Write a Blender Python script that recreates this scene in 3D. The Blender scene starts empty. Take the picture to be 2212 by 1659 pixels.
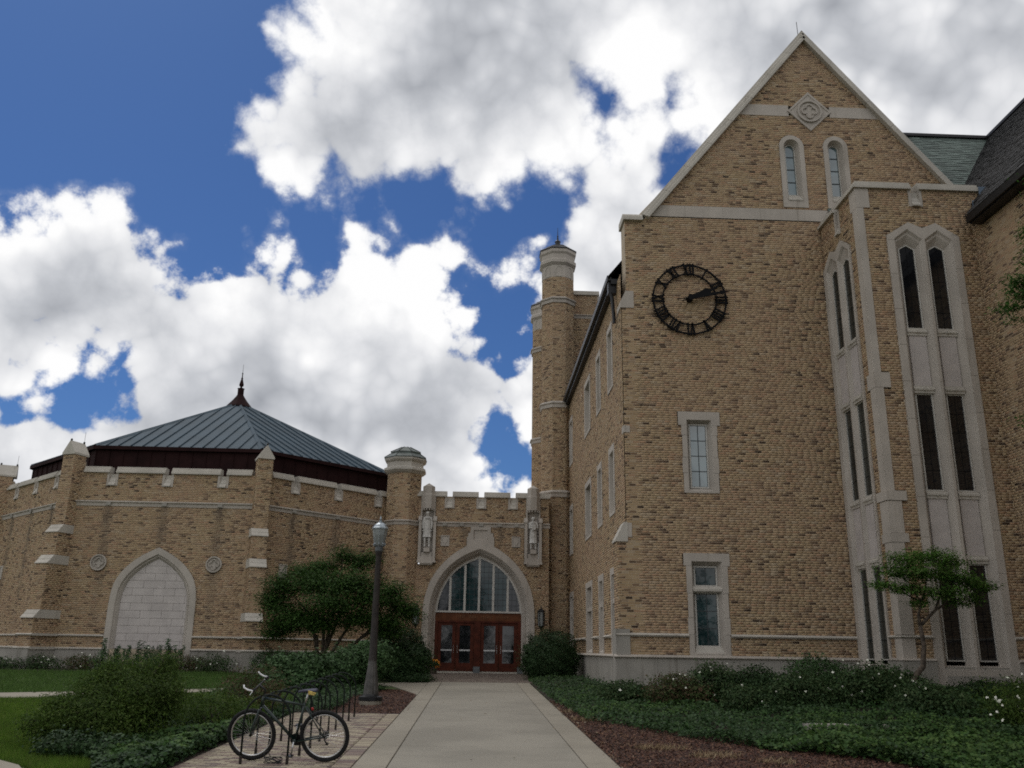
import bpy, bmesh, math, random
import numpy as np
from mathutils import Vector, Matrix
from mathutils.geometry import tessellate_polygon
random.seed(7)
RNG = np.random.default_rng(7)
SC = bpy.context.scene
COL = SC.collection
EYE = 1.8          # camera height above the ground at its feet; everything below is measured from the eye

# ---------------------------------------------------------------- camera
CF, CX, CY = 1925.0, 1106.0, 829.5
def _n(v): return v / np.linalg.norm(v)
_dy = _n(np.array([1023 - CX, 1404 - CY, CF]))
_dz = np.array([1210 - CX, -5700 - CY, CF]); _dz = _n(_dz - _dy * _dz.dot(_dy))
_dx = np.cross(_dy, _dz); _dx = _dx if _dx[0] > 0 else -_dx
RW = np.array([_dx, _dy, _dz])
def sky_dir(x, y): return _n(RW @ np.array([x - CX, y - CY, CF]))
cd = bpy.data.cameras.new('camera'); cam = bpy.data.objects.new('camera', cd); COL.objects.link(cam)
cd.sensor_width = 36; cd.lens = CF / 2212 * 36; cd.clip_start = .1; cd.clip_end = 3000
m = Matrix.Identity(4)
for r in range(3):
    m[r][0] = RW[r][0]; m[r][1] = -RW[r][1]; m[r][2] = -RW[r][2]
m[2][3] = EYE
cam.matrix_world = m
SC.camera = cam

# ---------------------------------------------------------------- exposure, world and sun
SC.view_settings.view_transform = 'Standard'; SC.view_settings.look = 'None'
SC.view_settings.gamma = 1; SC.view_settings.use_curve_mapping = False
SC.view_settings.exposure = -0.18
SUN_EL, SUN_AZ = math.radians(58), math.radians(-35)      # azimuth from +Y towards -X
wd = bpy.data.worlds.new('World'); SC.world = wd; wd.use_nodes = True
nt = wd.node_tree; nt.nodes.clear()
def N(t, tree=None, **k):
    n = (tree or nt).nodes.new(t)
    for a, b in k.items(): setattr(n, a, b)
    return n
def L(a, b, tree=None): (tree or nt).links.new(a, b)
def M_(op, a, b=None, c=None, clamp=False, tree=None):
    n = N('ShaderNodeMath', tree, operation=op); n.use_clamp = clamp
    for i, v in enumerate((a, b, c)):
        if v is None: continue
        if isinstance(v, (int, float)): n.inputs[i].default_value = v
        else: L(v, n.inputs[i], tree)
    return n.outputs[0]
def MR(v, a, b, c=0., d=1., it='SMOOTHSTEP', tree=None):
    n = N('ShaderNodeMapRange', tree, interpolation_type=it)
    L(v, n.inputs['Value'], tree)
    n.inputs['From Min'].default_value = a; n.inputs['From Max'].default_value = b
    n.inputs['To Min'].default_value = c; n.inputs['To Max'].default_value = d
    return n.outputs[0]
def NOISE(vec, scale, detail=4., rough=.5, dist=0., tree=None, out='Fac'):
    n = N('ShaderNodeTexNoise', tree); L(vec, n.inputs['Vector'], tree)
    n.inputs['Scale'].default_value = scale; n.inputs['Detail'].default_value = detail
    n.inputs['Roughness'].default_value = rough; n.inputs['Distortion'].default_value = dist
    return n.outputs[out]
def MIX(f, a, b, tree=None, bt='MIX'):
    n = N('ShaderNodeMix', tree, data_type='RGBA', blend_type=bt)
    for s, v in ((0, f), (6, a), (7, b)):
        if isinstance(v, (int, float)): n.inputs[s].default_value = v
        elif isinstance(v, tuple): n.inputs[s].default_value = (*v, 1)
        else: L(v, n.inputs[s], tree)
    return n.outputs[2]
tc = N('ShaderNodeTexCoord'); DIR = tc.outputs['Generated']
sky = N('ShaderNodeTexSky', sky_type='NISHITA', sun_disc=False, sun_elevation=SUN_EL, sun_rotation=SUN_AZ)
sky.altitude = 200; sky.air_density = 1.0; sky.dust_density = .6; sky.ozone_density = 3.0
# openings of blue between the cumulus: (direction through, angular size)
BLUE = [(-20,60,360),(220,60,348),(-308,-144,154),(400,-96,200),(496,432,84),(-152,276,196),(688,504,74),(1060,504,70),(904,444,68),(376,360,112),(556,-228,60),(568,468,70),(796,480,50),(1132,462,42),(472,528,34),(520,110,42),(137,828,44),(209,846,18),(100,840,28),(167,836,32),(1100,680,26),(1120,738,14),(1066,664,10),(1118,978,16),(1076,945,5),(1330,232,12),(1354,254,6),(1453,244,9),(1477,300,7),(1489,326,4),(1010,600,24)]
# warped direction so that the edges billow
nw = N('ShaderNodeTexNoise'); L(DIR, nw.inputs['Vector']); nw.inputs['Scale'].default_value = 9; nw.inputs['Detail'].default_value = 3
w1 = N('ShaderNodeVectorMath', operation='SUBTRACT'); L(nw.outputs['Color'], w1.inputs[0]); w1.inputs[1].default_value = (.5, .5, .5)
w2 = N('ShaderNodeVectorMath', operation='MULTIPLY_ADD'); L(w1.outputs[0], w2.inputs[0]); w2.inputs[1].default_value = (.045, .045, .045); L(DIR, w2.inputs[2])
WD = w2.outputs[0]
def dist_to(vec, x, y):
    n = N('ShaderNodeVectorMath', operation='DISTANCE'); L(vec, n.inputs[0]); n.inputs[1].default_value = tuple(sky_dir(x, y)); return n.outputs['Value']
sdf = None
for x, y, r in BLUE:
    e = sky_dir(x + r, y) - sky_dir(x, y) if abs(x + r - CX) < abs(x - r - CX) else sky_dir(x - r, y) - sky_dir(x, y)
    d = M_('SUBTRACT', dist_to(WD, x, y), float(np.linalg.norm(e)))
    sdf = d if sdf is None else M_('MINIMUM', sdf, d)
def billow(vec, scale, detail, seedshift=0.):
    v = N('ShaderNodeTexVoronoi', feature='F1', voronoi_dimensions='3D'); L(vec, v.inputs['Vector'])
    v.inputs['Scale'].default_value = scale; v.inputs['Detail'].default_value = detail; v.inputs['Roughness'].default_value = .55
    return v.outputs['Distance']
BIL = billow(WD, 13, 2.0)
FINE = NOISE(DIR, 34, 6, .68)
FARH = NOISE(DIR, 2.6, 3, .5)                     # openings of blue outside those listed
far_holes = M_('MULTIPLY_ADD', FARH, -1.6, 1.12)
cov0 = M_('MINIMUM', sdf, far_holes) 
cov1 = M_('ADD', sdf, M_('MULTIPLY_ADD', BIL, -.07, .050))
cov2 = M_('ADD', cov1, M_('MULTIPLY_ADD', FINE, .062, -.031))
sep = N('ShaderNodeSeparateXYZ'); L(DIR, sep.inputs[0]); HIGH = MR(sep.outputs[2], .36, .55)
COV = M_('ADD', M_('MULTIPLY', MR(cov2, -.024, .018), HIGH), M_('MULTIPLY', MR(cov2, -.012, .008), M_('SUBTRACT', 1.0, HIGH)))
# shading of the cloud: grey undersides and bright billows
GREY = [(800,250,.22,.22),(905,170,.16,.08),(640,290,.09,.06),(1060,60,.15,.12),(1000,330,.16,.12),(1240,440,.12,.12),(1180,110,.12,.14),(170,590,.10,.16),(110,650,.10,.22),(560,720,.08,.12),(1230,600,.08,.12),(640,860,.12,.26),(460,900,.12,.25),(60,760,.08,.22),(1020,880,.12,.22),(1700,160,.30,.05),(2050,200,.24,.08),(2200,40,.20,.05),(200,940,.14,.2),(850,960,.14,.2)]
LIGHT = [(790,60,.085,.22),(880,60,.06,.15),(655,370,.065,.20),(1380,170,.09,.20),(90,470,.09,.10),(560,600,.08,.10),(1270,330,.09,.10),(900,600,.10,.12),(950,700,.10,.15),(660,60,.05,.1),(1050,990,.06,.1)]
g = None
for lst, sg in ((GREY, -1.), (LIGHT, 1.)):
    for x, y, r, a in lst:
        n = MR(dist_to(WD, x, y), 0., r, sg * a, 0.)
        g = n if g is None else M_('ADD', g, n)
BIL2 = billow(WD, 6, 2.0)
n2 = NOISE(WD, 5, 7, .58)
sh = M_('MULTIPLY_ADD', BIL2, -.34, 1.27)
sh = M_('ADD', sh, M_('MULTIPLY_ADD', n2, .52, -.26))
sh = M_('ADD', sh, M_('MULTIPLY_ADD', BIL, -.50, .36))
sh = M_('ADD', sh, g)
edge = MR(cov2, .0, .10, .22, 0.)
sh = M_('ADD', sh, edge)
rmp = N('ShaderNodeValToRGB'); L(sh, rmp.inputs[0])
cr = rmp.color_ramp; cr.elements[0].position = .1; cr.elements[0].color = (.20, .225, .27, 1)
cr.elements[1].position = 1.0; cr.elements[1].color = (1.13, 1.13, 1.13, 1)
for p, c in ((.35, (.40, .42, .46, 1)), (.6, (.63, .65, .69, 1)), (.82, (.90, .91, .935, 1))):
    e = cr.elements.new(p); e.color = c
skyc = MIX(1.0, sky.outputs[0], (.50, .78, 1.20), bt='MULTIPLY')
SKY_STR = .06
bgs = N('ShaderNodeBackground'); L(skyc, bgs.inputs[0]); bgs.inputs[1].default_value = SKY_STR
bgc = N('ShaderNodeBackground'); L(rmp.outputs[0], bgc.inputs[0]); bgc.inputs[1].default_value = 1.0
wm = N('ShaderNodeMixShader'); L(COV, wm.inputs[0]); L(bgs.outputs[0], wm.inputs[1]); L(bgc.outputs[0], wm.inputs[2])
wo = N('ShaderNodeOutputWorld'); L(wm.outputs[0], wo.inputs[0])
wd.cycles.sampling_method = 'MANUAL'; wd.cycles.sample_map_resolution = 512
sl = bpy.data.lights.new('sun', 'SUN'); sl.energy = .6; sl.angle = math.radians(25); sl.color = (1, .96, .9)
so = bpy.data.objects.new('sun', sl); COL.objects.link(so); so.location = (0, 0, 60)
_sd = Vector((-math.sin(-SUN_AZ) * math.cos(SUN_EL), math.cos(SUN_AZ) * math.cos(SUN_EL), math.sin(SUN_EL)))
so.rotation_euler = _sd.to_track_quat('Z', 'Y').to_euler()
SC.cycles.use_denoising = False      # the fine level brick courses survive better as photographic grain
SC.cycles.use_adaptive_sampling = False; SC.cycles.pixel_filter_type = 'BLACKMAN_HARRIS'; SC.cycles.filter_width = 1.8
SC.cycles.max_bounces = 6; SC.cycles.diffuse_bounces = 3; SC.cycles.glossy_bounces = 3

# ================================================================ materials
def concrete_mat(name, col):
    m, t, b = new_mat(name); c = N('ShaderNodeNewGeometry', t).outputs['Position']
    a = MIX(MR(NOISE(c, .5, 6, .6, tree=t), .35, .65, tree=t), tuple(x * .84 for x in col), tuple(x * 1.06 for x in col), tree=t)
    a = MIX(MR(NOISE(c, 2.3, 7, .7, 1.5, tree=t), .56, .72, 0, .45, tree=t), a, tuple(x * q for x, q in zip(col, (.70, .66, .60))), tree=t)
    a = MIX(MR(NOISE(c, 90, 3, .7, tree=t), .3, .7, tree=t), MIX(.12, a, (.05, .04, .03), tree=t), a, tree=t)
    v = N('ShaderNodeTexVoronoi', t, feature='DISTANCE_TO_EDGE'); L(c, v.inputs['Vector'], t); v.inputs['Scale'].default_value = .23; v.inputs['Randomness'].default_value = 1
    L(a, b.inputs['Base Color'], t); b.inputs['Roughness'].default_value = .88; b.inputs['Specular IOR Level'].default_value = .3
    bn = N('ShaderNodeBump', t); bn.inputs['Strength'].default_value = .25; bn.inputs['Distance'].default_value = .01
    L(NOISE(c, 120, 4, .7, tree=t), bn.inputs['Height'], t); L(bn.outputs[0], b.inputs['Normal'], t); t.nodes.remove(v)
    return m
def new_mat(name):
    m = bpy.data.materials.new(name); m.use_nodes = True
    t = m.node_tree; t.nodes.clear()
    b = N('ShaderNodeBsdfPrincipled', t); o = N('ShaderNodeOutputMaterial', t); L(b.outputs[0], o.inputs[0], t)
    return m, t, b
def simple(name, col, rough=.8, var=.12, scale=6., metal=0., bump=0., bscale=60., spec=.5, col2=None, detail=5):
    m, t, b = new_mat(name)
    c = N('ShaderNodeTexCoord', t).outputs['Object']
    n = NOISE(c, scale, detail, .6, tree=t)
    k2 = col2 or tuple(max(0, x * (1 - 2.2 * var)) for x in col)
    k1 = tuple(min(1, x * (1 + var)) for x in col)
    L(MIX(MR(n, .32, .68, tree=t), k2, k1, tree=t), b.inputs['Base Color'], t)
    b.inputs['Roughness'].default_value = rough; b.inputs['Metallic'].default_value = metal
    b.inputs['Specular IOR Level'].default_value = spec
    if bump:
        bn = N('ShaderNodeBump', t); bn.inputs['Strength'].default_value = bump; bn.inputs['Distance'].default_value = .02
        L(NOISE(c, bscale, 5, .6, tree=t), bn.inputs['Height'], t); L(bn.outputs[0], b.inputs['Normal'], t)
    return m
def stone_mat(name, col, dark=.35, streak=.5):
    m, t, b = new_mat(name); g = N('ShaderNodeNewGeometry', t); c = g.outputs['Position']
    mp = N('ShaderNodeMapping', t); L(c, mp.inputs[0], t); mp.inputs['Scale'].default_value = (5, 5, .45)
    a = MIX(MR(NOISE(c, .9, 5, .6, tree=t), .3, .7, tree=t), tuple(x * .86 for x in col), tuple(x * 1.05 for x in col), tree=t)
    a = MIX(MR(NOISE(mp.outputs[0], 1., 4, .6, tree=t), .52, .75, 0, streak, tree=t), a, tuple(x * q * (1 - dark) for x, q in zip(col, (1, .97, .92))), tree=t)
    a = MIX(MR(NOISE(c, 14, 4, .7, tree=t), .58, .75, 0, .25, tree=t), a, tuple(x * .6 for x in col), tree=t)
    sp = N('ShaderNodeSeparateXYZ', t); L(g.outputs['Normal'], sp.inputs[0], t)
    L(a, b.inputs['Base Color'], t); b.inputs['Roughness'].default_value = .88; b.inputs['Specular IOR Level'].default_value = .25
    bn = N('ShaderNodeBump', t); bn.inputs['Strength'].default_value = .3; bn.inputs['Distance'].default_value = .015
    L(NOISE(c, 25, 5, .6, tree=t), bn.inputs['Height'], t); L(bn.outputs[0], b.inputs['Normal'], t); return m
def ramp(t, fac, stops, interp='CONSTANT'):
    r = N('ShaderNodeValToRGB', t); L(fac, r.inputs[0], t); r.color_ramp.interpolation = interp
    e = r.color_ramp.elements
    e[0].position, e[0].color = stops[0][0], (*stops[0][1], 1)
    e[1].position, e[1].color = stops[1][0], (*stops[1][1], 1)
    for p, c in stops[2:]:
        k = e.new(p); k.color = (*c, 1)
    return r.outputs[0]
BR = [(0, (0.05, 0.032, 0.021)), (0.03, (0.108, 0.071, 0.043)), (0.07, (0.198, 0.13, 0.079)), (0.15, (0.329, 0.231, 0.133)), (0.34, (0.378, 0.273, 0.158)), (0.56, (0.41, 0.302, 0.182)), (0.7, (0.373, 0.252, 0.149)), (0.82, (0.369, 0.231, 0.138)), (0.9, (0.396, 0.307, 0.205)), (0.96, (0.297, 0.214, 0.138))]
def brick_mat(name, island):
    m, t, b = new_mat(name)
    if island: f = N('ShaderNodeNewGeometry', t).outputs['Random Per Island']
    else: f = N('ShaderNodeObjectInfo', t).outputs['Random']
    c = N('ShaderNodeTexCoord', t).outputs['Object'] if island else N('ShaderNodeNewGeometry', t).outputs['Position']
    col = ramp(t, f, BR)
    big = NOISE(c, .55, 4, .6, tree=t)
    col = MIX(MR(big, .35, .7, tree=t), col, MIX(.35, col, (.38, .24, .16), tree=t), tree=t)
    fine = NOISE(c, 38, 4, .7, tree=t)
    col = MIX(1, col, ramp(t, fine, [(.3, (.93, .93, .93)), (.7, (1.05, 1.05, 1.05))], 'LINEAR'), tree=t, bt='MULTIPLY')
    if island:
        a = N('ShaderNodeAttribute', t, attribute_name='stain')
        col = MIX(M_('MULTIPLY', a.outputs['Fac'], .9, tree=t), col, (.085, .062, .048), tree=t)
    L(col, b.inputs['Base Color'], t); b.inputs['Roughness'].default_value = .92; b.inputs['Specular IOR Level'].default_value = .25
    return m
def leaf_mat(name, cols, rough=.5, trans=.25):
    m, t, b = new_mat(name)
    f = N('ShaderNodeNewGeometry', t).outputs['Random Per Island']
    stops = [(i / len(cols), c) for i, c in enumerate(cols)]
    c = N('ShaderNodeTexCoord', t).outputs['Object']
    col = ramp(t, f, stops)
    col = MIX(MR(NOISE(c, 1.7, 3, .5, tree=t), .35, .65, tree=t), MIX(.35, col, (.02, .035, .012), tree=t), col, tree=t)
    L(col, b.inputs['Base Color'], t); b.inputs['Roughness'].default_value = rough + .2; b.inputs['Specular IOR Level'].default_value = .15
    tr = N('ShaderNodeBsdfTranslucent', t); L(col, tr.inputs[0], t)
    mx = N('ShaderNodeMixShader', t); mx.inputs[0].default_value = trans
    L(b.outputs[0], mx.inputs[1], t); L(tr.outputs[0], mx.inputs[2], t)
    L(mx.outputs[0], [n for n in t.nodes if n.type == 'OUTPUT_MATERIAL'][0].inputs[0], t)
    return m
def glass_mat(name, col, rough=.03, wav=.15, sc=.8, spec=.8):
    m, t, b = new_mat(name)
    c = N('ShaderNodeTexCoord', t).outputs['Object']
    L(MIX(MR(NOISE(c, sc, 4, .6, tree=t), .35, .65, tree=t), tuple(x * .55 for x in col), col, tree=t), b.inputs['Base Color'], t)
    b.inputs['Roughness'].default_value = rough; b.inputs['Specular IOR Level'].default_value = spec
    bn = N('ShaderNodeBump', t); bn.inputs['Strength'].default_value = wav; bn.inputs['Distance'].default_value = .01
    L(NOISE(c, 1.6, 2, .5, tree=t), bn.inputs['Height'], t); L(bn.outputs[0], b.inputs['Normal'], t)
    return m
MAT = dict(
    brick=brick_mat('brick_wall', True), brick1=brick_mat('brick_single', False),
    mortar=simple('mortar', (.46, .375, .275), .95, .1, 3),
    stone=stone_mat('limestone', (.455, .41, .36)),
    stone2=stone_mat('light_limestone', (.49, .455, .40), .35, .5),
    panel=simple('pale_stone_panel', (.50, .455, .43), .85, .05, 2.2, bump=.15, bscale=40),
    base=stone_mat('weathered_stone', (.33, .31, .275), .5, .9),
    frame=simple('painted_sash', (.50, .48, .44), .6, .05, 3),
    lead=simple('dark_glazing_bar', (.035, .045, .05), .5, .1, 5),
    glass_bright=glass_mat('clear_glass', (.10, .17, .19), .02, .12, spec=1.6),
    glass_teal=glass_mat('teal_glass', (.016, .046, .050), .03, .3, 1.5, spec=.6),
    glass_dark=glass_mat('dark_glass', (.012, .013, .016), .04, .35, 1.8, spec=.75),
    glass_side=glass_mat('side_glass', (.05, .055, .05), .15, .1, spec=.25),
    copper=simple('patinated_copper_roof', (.040, .068, .092), .66, .08, .8, metal=0, spec=.25, col2=(.034, .057, .076)),
    fascia=simple('dark_bronze_fascia', (.021, .008, .008), .8, .15, 1.5, spec=.12),
    darkmetal=simple('black_metal', (.012, .012, .014), .45, .2, 8, metal=.3),
    slate=simple('green_slate', (.12, .165, .135), .7, .35, 2.4, bump=.3, bscale=30, col2=(.06, .085, .075)),
    slate2=simple('dark_slate', (.035, .034, .036), .75, .25, 2.4, bump=.3, bscale=30),
    iron=simple('black_iron', (.006, .006, .007), .75, .1, 8, spec=.15),
    wood=simple('red_stained_wood', (.085, .020, .010), .6, .18, 3.5, spec=.18),
    wood2=simple('brown_stained_wood', (.12, .042, .016), .6, .15, 3.5, spec=.2),
    gild=simple('faded_gilding', (.20, .09, .03), .5, .1, 9),
    steel=simple('brushed_steel', (.55, .55, .55), .3, .05, 9, metal=.9),
    white=simple('white_tape', (.75, .75, .76), .5, .05, 9),
    rubber=simple('black_rubber', (.010, .010, .011), .8, .1, 20, spec=.3),
    greenpaint=simple('dark_green_frame_paint', (.006, .018, .015), .3, .1, 9),
    rack=simple('black_green_rack_paint', (.005, .009, .007), .65, .2, 12, spec=.2),
    rust=simple('rusty_steel', (.022, .014, .010), .8, .3, 30),
    lamppost=simple('dark_bronze_post', (.030, .023, .020), .55, .2, 6, metal=.3),
    galv=simple('galvanised_cap', (.34, .38, .41), .38, .12, 9, metal=.8),
    frosted=glass_mat('prismatic_glass', (.22, .235, .23), .25, .1),
    concrete=concrete_mat('concrete', (.285, .262, .218)), concrete2=concrete_mat('concrete_grey', (.265, .247, .212)), concrete3=concrete_mat('concrete_edge', (.305, .275, .222)),
    joint=simple('joint_sand', (.10, .085, .065), .95, .2, 9),
    soil=simple('soil', (.045, .032, .022), .98, .3, 5, bump=.5, bscale=20),
    turf=simple('turf_soil', (.055, .085, .018), .98, .3, 2),
    mulchbase=simple('mulch_bed', (.045, .020, .014), .98, .3, 9, bump=.6, bscale=40),
    bark=simple('bark', (.085, .065, .048), .9, .3, 12, bump=.5, bscale=30),
    skin=simple('carved_limestone', (.52, .50, .465), .85, .08, 5, bump=.2, bscale=60),
)
def paver_mat():
    m, t, b = new_mat('paver'); f = N('ShaderNodeObjectInfo', t).outputs['Random']; g = N('ShaderNodeNewGeometry', t)
    f = M_('FRACT', M_('ADD', f, g.outputs['Random Per Island'], tree=t), tree=t)
    col = ramp(t, f, [(0, (.30, .25, .185)), (.22, (.24, .185, .155)), (.4, (.36, .31, .225)), (.58, (.215, .15, .13)), (.72, (.40, .345, .25)), (.88, (.17, .135, .12))])
    c = g.outputs['Position']
    col = MIX(1, col, ramp(t, NOISE(c, 55, 5, .7, tree=t), [(0, (.75, .75, .75)), (1, (1.2, 1.2, 1.2))], 'LINEAR'), tree=t, bt='MULTIPLY')
    L(col, b.inputs['Base Color'], t); b.inputs['Roughness'].default_value = .9
    return m
MAT['paver'] = paver_mat()
def chip_mat(name, cols):
    m, t, b = new_mat(name); f = N('ShaderNodeNewGeometry', t).outputs['Random Per Island']
    L(ramp(t, f, [(i / len(cols), c) for i, c in enumerate(cols)]), b.inputs['Base Color'], t); b.inputs['Roughness'].default_value = .85
    return m
MAT['chips'] = chip_mat('mulch_chips', [(.095, .036, .020), (.068, .025, .015), (.12, .05, .028), (.05, .02, .013), (.17, .09, .05)])
MAT['straw'] = chip_mat('dry_straw', [(.30, .22, .12), (.22, .15, .08), (.36, .28, .17)])
MAT['petal'] = chip_mat('white_petal', [(.72, .72, .62), (.62, .64, .52), (.80, .78, .70)])
MAT['orange'] = chip_mat('orange_petal', [(.70, .22, .02), (.80, .33, .03)])
MAT['litter'] = chip_mat('leaf_litter', [(.25, .19, .12), (.16, .11, .07), (.33, .27, .19)])
MAT['lv_maple'] = leaf_mat('maple_leaf', [(0.037, 0.086, 0.016), (0.050, 0.108, 0.020), (0.029, 0.066, 0.015), (0.061, 0.125, 0.026)])
MAT['lv_small'] = leaf_mat('small_tree_leaf', [(0.079, 0.178, 0.032), (0.112, 0.231, 0.040), (0.059, 0.132, 0.026), (0.145, 0.211, 0.059)], trans=.35)
MAT['lv_hedge'] = leaf_mat('hedge_leaf', [(0.021, 0.050, 0.016), (0.032, 0.069, 0.022), (0.015, 0.034, 0.012), (0.048, 0.087, 0.034)], .35, .1)
MAT['lv_shrub'] = leaf_mat('shrub_leaf', [(0.042, 0.092, 0.029), (0.059, 0.119, 0.040), (0.032, 0.069, 0.024), (0.092, 0.158, 0.066)], .38, .15)
MAT['lv_spirea'] = leaf_mat('feathery_leaf', [(0.057, 0.102, 0.016), (0.074, 0.127, 0.021), (0.041, 0.072, 0.015), (0.098, 0.139, 0.033)], trans=.35)
MAT['lv_rust'] = leaf_mat('reddish_leaf', [(0.099, 0.079, 0.040), (0.073, 0.092, 0.033), (0.125, 0.073, 0.046), (0.079, 0.119, 0.040)], trans=.3)
MAT['lv_rose'] = leaf_mat('rose_leaf', [(0.040, 0.079, 0.029), (0.059, 0.106, 0.037), (0.029, 0.055, 0.021), (0.079, 0.112, 0.046)], .45, .2)
MAT['lv_ivy'] = leaf_mat('ivy_leaf', [(0.022, 0.056, 0.015), (0.031, 0.071, 0.020), (0.015, 0.038, 0.011), (0.047, 0.095, 0.027)], .35, .12)
MAT['lv_ivy2'] = leaf_mat('light_ivy_leaf', [(0.041, 0.093, 0.022), (0.062, 0.125, 0.029), (0.029, 0.062, 0.016), (0.083, 0.142, 0.036)], .4, .2)
MAT['lv_tall'] = leaf_mat('milkweed_leaf', [(0.066, 0.125, 0.059), (0.086, 0.152, 0.073), (0.050, 0.092, 0.046)], .45, .25)
MAT['lv_street'] = leaf_mat('locust_leaf', [(0.059, 0.145, 0.029), (0.086, 0.185, 0.040), (0.042, 0.099, 0.024)], trans=.4)
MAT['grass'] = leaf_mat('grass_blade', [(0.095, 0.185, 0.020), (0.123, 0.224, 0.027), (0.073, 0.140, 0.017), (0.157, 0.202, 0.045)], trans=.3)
MAT['grass2'] = leaf_mat('far_grass_blade', [(0.086, 0.158, 0.037), (0.112, 0.198, 0.046), (0.066, 0.125, 0.029)], trans=.3)  # slightly darker, bluer green for the lawn towards the hall

# ================================================================ object helpers
class MB:
    """collects quads / polygons of one mesh"""
    def __init__(s): s.v = []; s.f = []
    def poly(s, pts):
        k = len(s.v); s.v += [tuple(p) for p in pts]; s.f.append(tuple(range(k, k + len(pts)))); return s
    def grid(s, loops, closed=True):
        """skin successive loops of equal length"""
        k = len(s.v); n = len(loops[0])
        for l in loops: s.v += [tuple(p) for p in l]
        for i in range(len(loops) - 1):
            for j in range(n if closed else n - 1):
                a, b = k + i * n + j, k + i * n + (j + 1) % n
                s.f.append((a, b, b + n, a + n))
        return s
    def box(s, c, d, ax=None):
        """c centre, d full sizes, ax three axis vectors"""
        c = np.array(c, float); A = np.eye(3) if ax is None else np.array(ax, float)
        k = len(s.v)
        for sx in (-.5, .5):
            for sy in (-.5, .5):
                for sz in (-.5, .5): s.v.append(tuple(c + A[0] * d[0] * sx + A[1] * d[1] * sy + A[2] * d[2] * sz))
        for q in ((0, 1, 3, 2), (4, 6, 7, 5), (0, 4, 5, 1), (2, 3, 7, 6), (0, 2, 6, 4), (1, 5, 7, 3)): s.f.append(tuple(k + i for i in q))
        return s
    def tube(s, pts, rad, seg=8, caps=True):
        pts = [np.array(p, float) for p in pts]; n = len(pts)
        if not hasattr(rad, '__len__'): rad = [rad] * n
        loops = []; ref = None
        for i in range(n):
            t = pts[min(i + 1, n - 1)] - pts[max(i - 1, 0)]; t = t / (np.linalg.norm(t) + 1e-9)
            if ref is None or abs(ref.dot(t)) > .95: ref = np.array([0, 0, 1.]) if abs(t[2]) < .9 else np.array([1., 0, 0])
            a = np.cross(t, ref); a /= np.linalg.norm(a); b = np.cross(t, a); ref = -b if False else ref
            loops.append([pts[i] + rad[i] * (a * math.cos(2 * math.pi * j / seg) + b * math.sin(2 * math.pi * j / seg)) for j in range(seg)])
        k = len(s.v); s.grid(loops)
        if caps: s.f.append(tuple(range(k + seg - 1, k - 1, -1))); s.f.append(tuple(range(k + (n - 1) * seg, k + n * seg)))
        return s
    def lathe(s, c, prof, seg=16, rot=0.):
        loops = [[(c[0] + r * math.cos(rot + 2 * math.pi * j / seg), c[1] + r * math.sin(rot + 2 * math.pi * j / seg), c[2] + z) for j in range(seg)] for r, z in prof]
        k = len(s.v); s.grid(loops); n = len(prof)
        s.f.append(tuple(range(k + seg - 1, k - 1, -1))); s.f.append(tuple(range(k + (n - 1) * seg, k + n * seg)))
        return s
    def build(s, name, mat, parent=None, smooth=False, shade=None, **tags):
        off = np.array(parent_world(parent))
        me = bpy.data.meshes.new(name)
        me.from_pydata([tuple(np.array(p) - off) for p in s.v], [], s.f)
        me.materials.append(MAT[mat] if isinstance(mat, str) else mat)
        if smooth: me.polygons.foreach_set('use_smooth', [True] * len(me.polygons))
        me.update()
        return link(name, me, parent, **tags)
def parent_world(o):
    w = np.zeros(3)
    while o is not None: w = w + np.array(o.location); o = o.parent
    return w
def link(name, data, parent=None, **tags):
    o = bpy.data.objects.new(name, data); COL.objects.link(o)
    if parent is not None: o.parent = parent
    for k, v in tags.items():
        if v: o[k] = v
    return o
def thing(name, label, cat, loc, group=None, rz=0.):
    o = bpy.data.objects.new(name, None); COL.objects.link(o); o.location = loc; o.rotation_euler.z = rz
    o.empty_display_size = .2; o['label'] = label; o['category'] = cat
    if group: o['group'] = group
    return o
def np_mesh(name, V, F, mat, parent=None, attrs=None, smooth=False, **tags):
    """V (n,3), F (m,k) with the same k"""
    off = np.array(parent_world(parent)); V = np.asarray(V, float) - off; F = np.asarray(F)
    me = bpy.data.meshes.new(name); me.vertices.add(len(V)); me.vertices.foreach_set('co', V.ravel())
    k = F.shape[1]; me.loops.add(F.size); me.loops.foreach_set('vertex_index', F.ravel().astype(np.int32))
    me.polygons.add(len(F)); me.polygons.foreach_set('loop_start', np.arange(0, F.size, k, dtype=np.int32))
    me.materials.append(MAT[mat] if isinstance(mat, str) else mat)
    me.update(calc_edges=True)
    if smooth: me.polygons.foreach_set('use_smooth', np.ones(len(F), bool))
    for a, vals in (attrs or {}).items():
        at = me.attributes.new(a, 'FLOAT', 'FACE'); at.data.foreach_set('value', np.asarray(vals, np.float32))
    return link(name, me, parent, **tags)

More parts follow.
